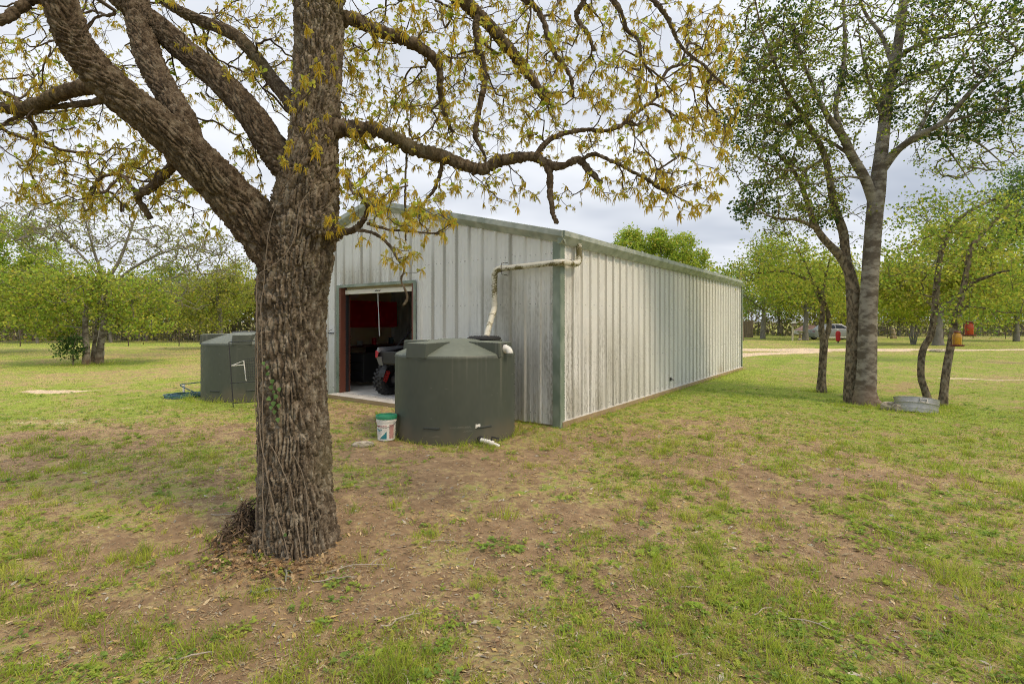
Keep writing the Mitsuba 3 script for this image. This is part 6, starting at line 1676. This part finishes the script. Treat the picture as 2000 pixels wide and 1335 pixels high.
# ------------------------------------------------------------------ things in the far yard
def car():
    K = 'parked_car'
    tag(K, 'silver car parked beyond the track, half hidden by the trunks', 'car')
    D = 47.0
    x0 = P(1592, 650, D)[0]
    Mx = frame(x0, D, 0.0, 0.0)
    from shapely.geometry import Polygon
    def ext(poly, w, y0=0.0):
        m = trimesh.creation.extrude_polygon(Polygon(poly), w, engine='earcut')
        v = np.array(m.vertices); v = np.stack([v[:, 0], y0 + v[:, 2], v[:, 1]], -1)
        return trimesh.Trimesh(v, np.array(m.faces)[:, ::-1], process=False)
    def sm(pts, q=3):
        return [tuple(r) for r in spline(np.hstack([np.array(pts), np.zeros((len(pts), 1))]), .12)[:, :2]]
    lower = [(0.02, .35), (0.0, .62), (.12, .88), (.9, .95), (3.0, .95), (3.9, .86), (4.35, .72), (4.45, .5), (4.40, .28), (.1, .26)]
    sil = sm(lower + [lower[0]])
    body = trimesh.util.concatenate([ext(sil, 1.7, .05)])
    hullb = man(m3.Manifold.batch_hull([m3.Manifold.sphere(.05, 10).translate((x, y, z)) for x, z in lower for y in ((.10, 1.70) if z > .4 else (.14, 1.66))]))
    add(K + '__body', moved(hullb, Mx), 'car_paint', smooth=40)
    cab = [(.75, .93), (1.25, 1.38), (1.9, 1.46), (2.6, 1.43), (3.35, .95)]
    cabm = man(m3.Manifold.batch_hull([m3.Manifold.sphere(.04, 10).translate((x, y, z)) for x, z in cab for y in ((.14, 1.66) if z < 1 else (.30, 1.50))]))
    add(K + '__cabin', moved(cabm, Mx), 'car_paint', smooth=40)
    gl = MB()
    for q, (poly) in enumerate(([(1.02, 1.0), (1.32, 1.33), (1.9, 1.39), (1.95, 1.0)], [(2.03, 1.0), (2.0, 1.39), (2.55, 1.36), (3.08, 1.0)])):
        m = MB()
        for side, yb, yt in ((0, .094, .235),):
            v = [(x, yb + (yt - yb) * (z - 1.0) / .4, z) for x, z in poly]
            m.add(v + [(x, y - .006, z) for x, y, z in v], [(0, 1, 2, 3), (4, 7, 6, 5), (0, 4, 5, 1), (1, 5, 6, 2), (2, 6, 7, 3), (3, 7, 4, 0)])
        add(K + '__' + num('window', q), moved(m.tm(), Mx), 'car_window')
    ws = man(m3.Manifold.hull_points(np.array([(3.33, .25, .99), (3.33, 1.55, .99), (2.70, .38, 1.42), (2.70, 1.42, 1.42), (3.31, .25, .97), (3.31, 1.55, .97)])))
    add(K + '__windscreen', moved(ws, Mx), 'car_window')
    i = 0
    for x in (.85, 3.55):
        for y in (.14, 1.66):
            tyr = lathe([(.20, -.10), (.30, -.11), (.325, -.08), (.325, .08), (.30, .11), (.20, .10), (.20, -.10)], 32)
            tyr.apply_transform(trimesh.transformations.rotation_matrix(np.pi / 2, (1, 0, 0))); tyr.apply_translation((x, y, .325))
            k = add(K + '__' + num('wheel', i), moved(tyr, Mx), 'rubber', smooth=40)
            rim = lathe([(0, .10), (.05, .105), (.08, .08), (.17, .09), (.205, .10), (.205, -.1), (0, -.1)], 24)
            rim.apply_transform(trimesh.transformations.rotation_matrix(np.pi / 2 * (1 if y < 1 else -1), (1, 0, 0))); rim.apply_translation((x, y, .325))
            add(k + '__rim', moved(rim, Mx), 'chrome', smooth=40); i += 1
    add(K + '__sill', moved(MB().box((1.25, .07, .20), (3.15, .12, .30)).tm(), Mx), 'white_paint')
    add(K + '__headlight', moved(rbox((4.18, .10, .62), (4.42, .42, .74), .02), Mx), 'pale_print')
    add(K + '__tail_light', moved(rbox((.0, .08, .68), (.14, .45, .82), .02), Mx), 'tail_lamp')
    # red pickup-like vehicle tail beyond it is only a patch of red and white: a low covered trailer
    K = 'covered_trailer'
    tag(K, 'small white trailer with a pale red cover left of the parked car', 'trailer')
    Mx = frame(P(1578, 650, 49)[0], 50.2, 0, 0)
    add(K + '__bed', moved(rbox((0, 0, .45), (2.3, 1.3, .80), .03), Mx), 'white_paint', smooth=35)
    cv = man(m3.Manifold.batch_hull([m3.Manifold.sphere(.06, 10).translate(p_) for p_ in ((.1, .1, .82), (2.2, .1, .82), (.1, 1.2, .82), (2.2, 1.2, .82), (.6, .65, 1.25), (1.7, .65, 1.28))]))
    add(K + '__cover', moved(cv, Mx), 'pink_print', smooth=40)
    for i, y in enumerate((.0, 1.3)):
        t = lathe([(0, -.08), (.26, -.08), (.28, 0), (.26, .08), (0, .08)], 24); t.apply_transform(trimesh.transformations.rotation_matrix(np.pi / 2, (1, 0, 0))); t.apply_translation((1.2, y, .28))
        add(K + '__' + num('wheel', i), moved(t, Mx), 'rubber', smooth=40)


car()


def yard_things():
    # red covered post
    K = 'red_covered_post'
    p = P(1637, 660, 41); x, y = p[0], p[1]; z = g1(x, y)
    tag(K, 'short red-covered post with pale tip on the grass before the parked car', 'covered post')
    prof = [(0, .12), (.12, .13), (.165, .25), (.15, .45), (.17, .62), (.155, .80), (.12, .90), (.05, .98), (0, .99)]
    m = lathe(prof, 28); v = np.array(m.vertices); th = np.arctan2(v[:, 1], v[:, 0]); v[:, :2] *= (1 + .10 * np.sin(th * 7 + v[:, 2] * 4))[:, None]
    add(K + '__cover', moved(trimesh.Trimesh(v, m.faces, process=False), frame(x, y, z)), 'red_cloth', smooth=True)
    add(K + '__post', MB().tube([(x, y, z - .1), (x, y, z + .2)], .05, 10).tm(), 'dark_metal_post', smooth=50)
    add(K + '__tip', moved(lathe([(0, .93), (.07, .94), (.06, 1.02), (0, 1.05)], 16), frame(x, y, z)), 'white_paint', smooth=40)
    # bird house on its post
    K = 'bird_house'
    p = P(1548, 650, 45); x, y = p[0], p[1]; z = g1(x, y)
    tag(K, 'white-roofed bird house on a slim wooden post beyond the track', 'bird house')
    add(K + '__post', MB().box((x - .05, y - .05, z - .1), (x + .05, y + .05, z + 1.35)).tm(), 'beige_paint')
    add(K + '__box', MB().box((x - .03, y - .16, z + 1.28), (x + .24, y + .12, z + 1.55)).tm(), 'weathered_wood')
    add(K + '__roof', MB().add([(x - .08, y - .22, z + 1.54), (x + .30, y - .22, z + 1.54), (x + .11, y - .22, z + 1.72), (x - .08, y + .18, z + 1.54), (x + .30, y + .18, z + 1.54), (x + .11, y + .18, z + 1.72)], [(0, 3, 4, 1), (1, 4, 5, 2), (2, 5, 3, 0)]).add([(x - .08, y - .22, z + 1.54), (x + .30, y - .22, z + 1.54), (x + .11, y - .22, z + 1.72)], [(0, 1, 2)]).tm(), 'white_paint')
    # bird bath
    K = 'bird_bath'
    p = P(1557, 655, 46); x, y = p[0] + .25, p[1]; z = g1(x, y)
    tag(K, 'pale stone bird bath beside the bird house post', 'bird bath')
    add(K + '__pedestal', moved(lathe([(0, 0), (.2, 0), (.18, .08), (.09, .16), (.08, .6), (.14, .68), (0, .68)], 20), frame(x, y, z)), 'concrete', smooth=40)
    add(K + '__bowl', moved(lathe([(0, .68), (.16, .69), (.36, .80), (.38, .82), (.34, .82), (.15, .74), (0, .73)], 28), frame(x, y, z)), 'concrete', smooth=40)
    # utility pole at the shed end
    p = P(1449, 650, 44); x, y = p[0], p[1]
    add('utility_pole', MB().tube([(x, y, -.2), (x - .1, y, 3.0), (x - .16, y, 5.8)], [.17, .15, .12], 12).tm(), 'weathered_wood', smooth=50, label='brown wooden utility pole just past the far end of the shed', cat='utility pole')
    # small pale statue by the brush
    p = P(1745, 660, 50); x, y = p[0], p[1]; z = g1(x, y)
    tag('garden_statue', 'small pale stone ornament at the far edge of the right yard', 'garden ornament')
    add('garden_statue__base', rbox((x - .22, y - .2, z - .05), (x + .22, y + .2, z + .3), .03), 'concrete', smooth=35)
    add('garden_statue__figure', moved(lathe([(0, .3), (.17, .3), (.2, .5), (.12, .75), (.14, .85), (.1, .98), (0, 1.02)], 18), frame(x, y, z)), 'concrete', smooth=True)
    # feeders hanging from the leaning tree
    for i, (px, py, D, body, base, lab) in enumerate(((1893, 628, 9.6, 'red_glass', 'maroon_plastic', 'red hummingbird feeder hanging from the leaning tree'), (1869, 647, 9.3, 'amber_glass', 'maroon_plastic', 'yellow amber bird feeder hanging lower, beside the leaning trunk'))):
        K = num('bird_feeder', i)
        s_ = 1.0
        t = P(px, py, D)
        tag(K, lab, 'bird feeder', 'bird feeders in the twin trees')
        Mx = frame(t[0], t[1], t[2] - .27)
        bt = lathe([(0, .03), (.062, .03), (.068, .05), (.064, .10), (.070, .16), (.064, .21), (.045, .24), (.035, .26), (0, .262)], 20)
        add(K + '__bottle', moved(bt, Mx), body, smooth=40)
        tr = lathe([(0, .0), (.09, .0), (.11, .012), (.11, .03), (.07, .035), (0, .035)], 24)
        add(K + '__tray', moved(tr, Mx), base, smooth=40)
        add(K + '__cap', moved(lathe([(0, .255), (.06, .255), (.05, .275), (0, .285)], 16), Mx), base, smooth=40)
        wr = MB()
        for a in range(4):
            th = a * np.pi / 2 + .4
            wr.tube([(t[0] + .09 * math.cos(th), t[1] + .09 * math.sin(th), t[2] - .25), (t[0] + .088 * math.cos(th), t[1] + .088 * math.sin(th), t[2] - .06), (t[0], t[1], t[2] + .01)], .0035, 5)
        add(K + '__cage', wr.tm(), base)
        top = P(px - (2 if i == 0 else 0), 555 if i == 0 else 600, D)
        add(K + '__hanger', MB().tube([t, [t[0], t[1], top[2]]], .0025, 5).tm(), 'black_metal')
    # flat pale stepping stone by the track
    p = G(1831, 686); rock('track_stone', p[0], p[1], .42, .3, .14, 12, 'pale flat rock at the edge of the dirt track between the twin trunks')


solid('dark_metal_post', (0.05, 0.05, 0.05), 0.6)
yard_things()
# ------------------------------------------------------------------ grass, weeds, litter
def scatter(rng, n, d0, d1, power=1.0, half=0.80):
    """points in the camera's field, spread evenly over the picture's depth to some power"""
    u = rng.uniform(0, 1, n)
    d = (d0 ** -power + u * (d1 ** -power - d0 ** -power)) ** (-1 / power) if power else np.exp(np.log(d0) + u * np.log(d1 / d0))
    a = rng.uniform(-half, half, n)
    return d * np.tan(a) * 1.03, d


def off_things(x, y):
    lx, ly = (x - SC[0]) * SX[0] + (y - SC[1]) * SX[1], (x - SC[0]) * SU[0] + (y - SC[1]) * SU[1]
    ok = ~((lx < .05) & (lx > -9.05) & (ly > -.03) & (ly < 12.4)) & ~((lx < DR + .06) & (lx > DL - .06) & (ly > -.31) & (ly < .1))
    ok &= np.hypot(x - TK[0], y - TK[1]) > .91
    ok &= np.hypot(x + 6.05, y - 11.45) > .91
    ok &= np.hypot(x - OAK[0], y - OAK[1]) > .27
    return ok


def surface(x, y):
    """height of the ground sheet, with its fine relief"""
    R = np.hypot(x, y)
    return gz(x, y) + sst(14, 5, R) * (0.022 * (N2(x, y, 6.0, 31, 3) - 0.5) + 0.012 * (N2(x, y, 17.0, 32, 2) - 0.5))


def grass():
    rng = np.random.default_rng(3)
    mb = MB()
    def blades(x, y, h, w, cols):
        n = len(x)
        z = surface(x, y) - 0.006
        b = np.stack([x, y, z], -1)
        a = rng.uniform(0, 2 * np.pi, n)
        s = np.stack([np.cos(a), np.sin(a), a * 0], -1)
        lean = rng.normal(0, .42, (n, 2))
        d = np.hstack([lean, np.ones((n, 1))]); d /= np.linalg.norm(d, axis=1, keepdims=True)
        bend = np.hstack([lean * 1.2, -0.15 * np.ones((n, 1))])
        h = h[:, None]; w = w[:, None]
        m = b + d * h * .55
        t = b + d * h + bend * h * .3
        v = np.stack([b - s * w, b + s * w, m - s * w * .75, m + s * w * .75, t], 1).reshape(-1, 3)
        k = np.arange(n)[:, None] * 5
        f = np.hstack([k, k + 1, k + 3, k, k + 3, k + 2, k + 2, k + 3, k + 4]).reshape(-1, 3)
        mb.add(v, f, np.repeat(cols, 5, 0))
    green = np.array([[.42, .54, .07], [.50, .58, .085], [.56, .60, .12], [.32, .44, .06]])
    straw = np.array([[.42, .35, .16], [.34, .28, .13], [.48, .42, .24]])
    # tufts: centres, then blades round them
    def tufts(n, d0, d1, per, spread, hh, power):
        x, y = scatter(rng, n, d0, d1, power)
        c, b, s = ground_masks(x, y)
        fine = N2(x, y, 3.4, 41, 3)
        keep = (rng.random(n) < np.clip(c * 1.2 - .22 + .16 * sst(4, 9, np.hypot(x, y)) + 2.2 * (fine - .5), .015, 1)) & off_things(x, y) & (s < .4)
        x, y = x[keep], y[keep]
        k = np.maximum(1, rng.poisson(per, len(x)))
        tall = rng.lognormal(0, .35, len(x)) * hh
        tint = green[rng.integers(0, 4, len(x))]
        X_, Y_ = np.repeat(x, k), np.repeat(y, k)
        m = len(X_)
        sp = np.repeat(spread * rng.uniform(.5, 1.4, len(x)), k)
        X_ = X_ + rng.normal(0, 1, m) * sp; Y_ = Y_ + rng.normal(0, 1, m) * sp
        cols = np.repeat(tint, k, 0) * rng.uniform(.75, 1.25, (m, 1))
        dry = rng.random(m) < .16
        cols[dry] = straw[rng.integers(0, 3, dry.sum())]
        ok = off_things(X_, Y_)
        blades(X_[ok], Y_[ok], (np.repeat(tall, k) * rng.uniform(.5, 1.15, m))[ok], (np.clip(.0014 + .00026 * np.hypot(X_, Y_), .0016, .006) * rng.uniform(.7, 1.3, m))[ok], np.clip(cols, .01, .9)[ok])
    tufts(1500, 1.9, 7.5, 40, .042, .080, 0.15)
    tufts(2600, 1.9, 8.0, 14, .024, .055, 0.2)
    tufts(26000, 1.9, 9.0, 4, .028, .027, 0.2)
    tufts(20000, 5.5, 16.0, 5, .05, .036, 0.0)
    tufts(9000, 14.0, 34.0, 4, .10, .050, 0.0)
    # longer grass left standing along walls, tanks and trunks
    def line(pts, n, sp, hh):
        p = spline(np.hstack([np.array(pts, float), np.zeros((len(pts), 1))]), .05)
        i = rng.integers(0, len(p), n)
        x, y = p[i, 0] + rng.normal(0, sp, n), p[i, 1] + rng.normal(0, sp, n)
        ok = off_things(x, y)
        x, y = x[ok], y[ok]
        blades(x, y, hh * rng.lognormal(0, .4, len(x)), np.full(len(x), .004), green[rng.integers(0, 4, len(x))] * rng.uniform(.8, 1.25, (len(x), 1)))
    ring = lambda cx, cy, r: [(cx + r * math.cos(t), cy + r * math.sin(t)) for t in np.linspace(-3.3, .3, 24)]
    line(ring(TK[0], TK[1], .95), 420, .035, .075)
    line(ring(-6.05, 11.45, .98), 700, .08, .10)
    line([tuple(Sp(.09, t, 0)[:2]) for t in (0, 3, 6, 9, 12.2)], 1100, .05, .06)
    line([tuple(Sp(t, -.09, 0)[:2]) for t in (-.2, -1, -2, -3.2)], 420, .05, .06)
    line([tuple(Sp(t, -.10, 0)[:2]) for t in (-5.8, -7, -9)], 420, .06, .09)
    for px, py, r in ((1690, 795, .38), (1605, 763, .22), (1800, 806, .5), (1840, 797, .25)):
        q = G(px, py); line(ring(q[0], q[1] + .2, r), 380, .10, .08)
    for px, py in ((168, 713), (195, 709)):
        q = G(px, py); line(ring(q[0], q[1] + .2, .6), 420, .35, .12)
    vv, ff = mb.get()
    add('grass', (vv, ff), 'leaf', color=mb.col(), kind='stuff', label='short spring grass growing in tufts over the lawn', cat='grass')
    print('grass', len(ff))


grass()


def weeds():
    """low broad-leaved plants: rosettes and clover patches"""
    rng = np.random.default_rng(4)
    x, y = scatter(rng, 14000, 2.0, 13.0, 0.0)
    c, b, s = ground_masks(x, y)
    keep = (rng.random(len(x)) < np.clip(c * 1.2 - .18 + .14 * sst(4, 9, np.hypot(x, y)) + 2.2 * (N2(x, y, 2.6, 43, 3) - .5), .012, 1)) & off_things(x, y)
    x, y = x[keep], y[keep]
    k = rng.integers(4, 11, len(x)); m = k.sum()
    a = rng.uniform(0, 2 * np.pi, m); X0, Y0 = np.repeat(x, k), np.repeat(y, k)
    size = np.repeat(rng.lognormal(0, .35, len(x)) * (.016 + .0010 * y), k) * rng.uniform(.7, 1.3, m)
    tint = np.repeat(np.array([[.36, .50, .09], [.42, .54, .11], [.48, .55, .12], [.29, .43, .11]])[rng.integers(0, 4, len(x))], k, 0)
    out = rng.uniform(.1, 1.0, m) * size
    cx, cy = X0 + np.cos(a) * out, Y0 + np.sin(a) * out
    z = surface(cx, cy) + rng.uniform(.004, .022, m)
    d = np.stack([np.cos(a), np.sin(a), rng.uniform(.0, .6, m)], -1); d /= np.linalg.norm(d, axis=1, keepdims=True)
    w = np.stack([-np.sin(a), np.cos(a), rng.normal(0, .15, m)], -1)
    o = np.stack([cx, cy, z], -1); S_ = size[:, None]
    up = np.array([0, 0, .12])
    v = np.stack([o, o + d * S_ * .45 + w * S_ * .42 + up * S_, o + d * S_ * 1.0 - [0, 0, .2] * S_, o + d * S_ * .45 - w * S_ * .42 + up * S_, o + d * S_ * .5 - up * S_], 1).reshape(-1, 3)
    q = np.arange(m)[:, None] * 5
    f = np.hstack([q, q + 4, q + 1, q + 4, q + 2, q + 1, q, q + 3, q + 4, q + 4, q + 3, q + 2]).reshape(-1, 3)
    add('weeds', (v, f), 'leaf', color=np.repeat(np.clip(tint * rng.uniform(.8, 1.25, (m, 1)), .01, .9), 5, 0), kind='stuff', label='low broad-leaved weeds spread through the lawn', cat='weeds')
    print('weeds', len(f))


weeds()


def litter():
    rng = np.random.default_rng(6)
    mb = MB()
    tones = np.array([[.42, .30, .15], [.34, .24, .12], [.50, .40, .24], [.25, .17, .10], [.46, .33, .13], [.40, .37, .30]])

    def flakes(x, y, size):
        n = len(x)
        z = surface(x, y) + rng.uniform(.002, .010, n)
        o = np.stack([x, y, z], -1)
        a = rng.uniform(0, 2 * np.pi, n)
        d = np.stack([np.cos(a), np.sin(a), rng.normal(0, .22, n)], -1)
        w = np.stack([-np.sin(a), np.cos(a), rng.normal(0, .28, n)], -1)
        L_, W_ = size[:, None], (size * rng.uniform(.22, .45, n))[:, None]
        h = rng.uniform(.0, .35, n)[:, None] * W_ * [0, 0, 1]
        v = np.stack([o - d * L_, o - w * W_ + h, o + d * L_ + h * .5, o + w * W_ + h, o], 1).reshape(-1, 3)
        k = np.arange(n)[:, None] * 5
        f = np.hstack([k, k + 1, k + 4, k + 1, k + 2, k + 4, k + 2, k + 3, k + 4, k + 3, k, k + 4]).reshape(-1, 3)
        mb.add(v, f, np.repeat(np.clip(tones[rng.integers(0, 6, n)] * rng.uniform(.6, 1.35, (n, 1)), .01, .9), 5, 0))
    x, y = scatter(rng, 26000, 1.9, 11.0, .3)
    keep = off_things(x, y); x, y = x[keep], y[keep]
    flakes(x, y, np.clip(rng.lognormal(0, .5, len(x)) * .0085 * (1 + .10 * y), .004, .035))
    # straw and bits of stalk
    x, y = scatter(rng, 20000, 1.9, 9.0, .4)
    keep = off_things(x, y); x, y = x[keep], y[keep]; n = len(x)
    a = rng.uniform(0, 2 * np.pi, n); l = rng.lognormal(0, .5, n) * .013
    o = np.stack([x, y, surface(x, y) + rng.uniform(.002, .012, n)], -1)
    d = np.stack([np.cos(a), np.sin(a), rng.normal(0, .16, n)], -1) * l[:, None]
    w = np.stack([-np.sin(a), np.cos(a), a * 0], -1) * .0016 * (1 + .16 * y)[:, None]
    v = np.stack([o - d - w * .6, o - d + w * .6, o + w + [0, 0, .003], o + d, o - w + [0, 0, .003]], 1).reshape(-1, 3)
    k = np.arange(n)[:, None] * 5
    mb.add(v, np.hstack([k, k + 1, k + 2, k, k + 2, k + 4, k + 4, k + 2, k + 3]).reshape(-1, 3), np.repeat(np.array([.42, .35, .21]) * rng.uniform(.4, 1.2, (n, 1)), 5, 0))
    vv, ff = mb.get()
    add('leaf_litter', (vv, ff), 'vertex_paint', color=mb.col(), kind='stuff', label='dry leaf flakes and straw strewn over the bare soil', cat='leaf litter')
    print('litter', len(ff))
    # drift of dead oak leaves against the trunk's left foot
    mb = MB()
    n = 560
    t = rng.normal(0, 1, (n, 2))
    x = OAK[0] - .12 + t[:, 0] * .26; y = OAK[1] - .36 + t[:, 1] * .13
    n2 = 180
    x = np.concatenate([x, OAK[0] - .42 + rng.normal(0, .09, n2)]); y = np.concatenate([y, OAK[1] - .10 + rng.normal(0, .12, n2)])
    n += n2
    z = surface(x, y) + np.abs(rng.normal(0, .022, n))
    o = np.stack([x, y, z], -1)
    pr = np.array([(0, 0), (.2, .35), (.3, .2), (.5, .9), (.62, .45), (.8, .7), (1, 0)])
    for i in range(n):
        l = rng.uniform(.024, .050); w = l * .34
        d = rng.normal(0, 1, 3) * [1, 1, .4]; d /= np.linalg.norm(d)
        s = np.cross(d, rng.normal(0, .5, 3) + [0, 0, 1]); s /= np.linalg.norm(s); h = np.cross(s, d)
        cu = rng.uniform(-.4, .6)
        mid = o[i] + np.outer(pr[:, 0] * l, d) - np.outer(pr[:, 0] ** 2 * l * cu, h)
        e = np.outer(pr[:, 1] * w, s) + np.outer(pr[:, 1] * w * rng.uniform(-.2, .6), h)
        q = np.arange(6)
        mb.add(np.vstack([mid, mid + e, mid - e]), np.vstack([np.stack([q, q + 1, 7 + q + 1, 7 + q], 1), np.stack([q, 14 + q, 14 + q + 1, q + 1], 1)]), np.clip(np.array([[.34, .22, .10], [.25, .15, .07], [.42, .31, .17], [.19, .125, .075]])[rng.integers(4)] * rng.uniform(.7, 1.25), 0, .9))
    vv, ff = mb.get()
    add('dead_oak_leaves', (vv, ff), 'vertex_paint', color=mb.col(), kind='stuff', label='drift of brown dead oak leaves around the foot of the oak', cat='dead leaves')


litter()


def twigs():
    rng = np.random.default_rng(12)
    def twig(key, px, py, l, ang, r, label, fork=True, z0=0.006, tone=1.0):
        b = G(px, py)
        n = 9
        u = np.linspace(-.5, .5, n)
        w = rng.normal(0, 1, n).cumsum(); w -= np.linspace(w[0], w[-1], n)
        x = b[0] + math.cos(ang) * u * l - math.sin(ang) * w * l * .028
        y = b[1] + math.sin(ang) * u * l + math.cos(ang) * w * l * .028
        z = surface(x, y) + z0 + .02 * np.abs(np.sin(u * 3 + 1))
        mb = MB().tube(np.stack([x, y, z], -1), np.linspace(r, r * .45, n), 6)
        if fork:
            for q in (3, 6):
                s = rng.choice((-1, 1)); a2 = ang + s * .6; l2 = l * rng.uniform(.15, .3)
                p0 = np.array([x[q], y[q], z[q]])
                mb.tube([p0, p0 + [math.cos(a2) * l2 * .5, math.sin(a2) * l2 * .5, .012], p0 + [math.cos(a2) * l2, math.sin(a2) * l2, .006]], [r * .6, r * .5, r * .25], 5)
        add(key, mb.tm(), 'twig_bark' if tone else 'lichen_bark', smooth=True, label=label, cat='twig', group='fallen twigs on the lawn')
    spots = [(690, 1118, .44, .35, .006, 'pale forked twig lying just right of the oak foot'), (560, 1128, .24, -1.2, .009, 'short lichen-covered stick leaning at the front of the oak foot'), (650, 1140, .30, .15, .005, 'thin straight twig in front of the oak foot'), (785, 1212, .24, .55, .005, 'pale curved twig below and right of the oak foot'),
             (375, 1280, .20, .3, .006, 'pale stick near the bottom edge left of the oak'), (775, 1320, .22, -.7, .005, 'thin dark twig at the bottom edge right of the oak'), (525, 1162, .22, .05, .008, 'grey lichen-covered twig below the oak foot'), (440, 1012, .26, -.1, .005, 'pale twig left of the oak foot'),
             (1570, 1215, .28, -.6, .005, 'long thin twig on the bare soil at lower right'), (1740, 1040, .22, -1.2, .005, 'pale twig standing out in the grass at right'), (1490, 1195, .16, .4, .004, 'short bent pale twig at lower right'), (1885, 1160, .15, 1.0, .004, 'short twig among weeds near the right edge'),
             (1345, 1150, .24, -.2, .004, 'thin twig on brown soil right of the centre foreground'), (1330, 1280, .16, .1, .004, 'short straight twig near the bottom edge right of centre'), (350, 925, .42, .4, .004, 'long thin twig in the grass left of the oak'), (930, 1100, .14, 1.3, .004, 'short pale upright-looking twig in the tufts right of the oak'),
             (865, 1060, .22, 0, .004, 'thin twig in the grass right of the oak trunk'), (1510, 960, .22, -.5, .004, 'dark twig on the lawn below the shed end')]
    for i, (px, py, l, a, r, lab) in enumerate(spots):
        twig(num('fallen_twig', i), px, py, l, a, r, lab, fork=l > .2, tone=0 if 'lichen' in lab else 1)
    # debris heap of old roots and stems on the left of the oak's foot
    mb = MB()
    for _ in range(300):
        r0 = abs(rng.normal(0, 1))
        a0 = rng.uniform(0, 2 * np.pi)
        c = np.array([OAK[0] - .40 + r0 * .12 * math.cos(a0), OAK[1] - .06 + r0 * .12 * math.sin(a0), 0])
        c[2] = surface(c[:1], c[1:2])[0] + rng.uniform(0, .20) * max(0.1, 1 - r0 / 2)
        d = rng.normal(0, 1, 3) * [1, 1, .8]; d[2] = abs(d[2]); d /= np.linalg.norm(d)
        l = rng.uniform(.05, .18)
        mb.tube([c - d * l / 2, c + rng.normal(0, .008, 3), c + d * l / 2], [.004, .0045, .002], 5, c=np.array([.15, .11, .075]) * rng.uniform(.35, 1.3))
    add('stem_debris', (np.vstack(mb.v), np.vstack(mb.f)), 'vertex_paint', color=mb.col(), kind='stuff', label='tangle of dead stems and roots against the left foot of the oak', cat='debris')


solid('twig_bark', (0.40, 0.35, 0.28), 0.9)
solid('lichen_bark', (0.24, 0.24, 0.18), 0.95)
twigs()
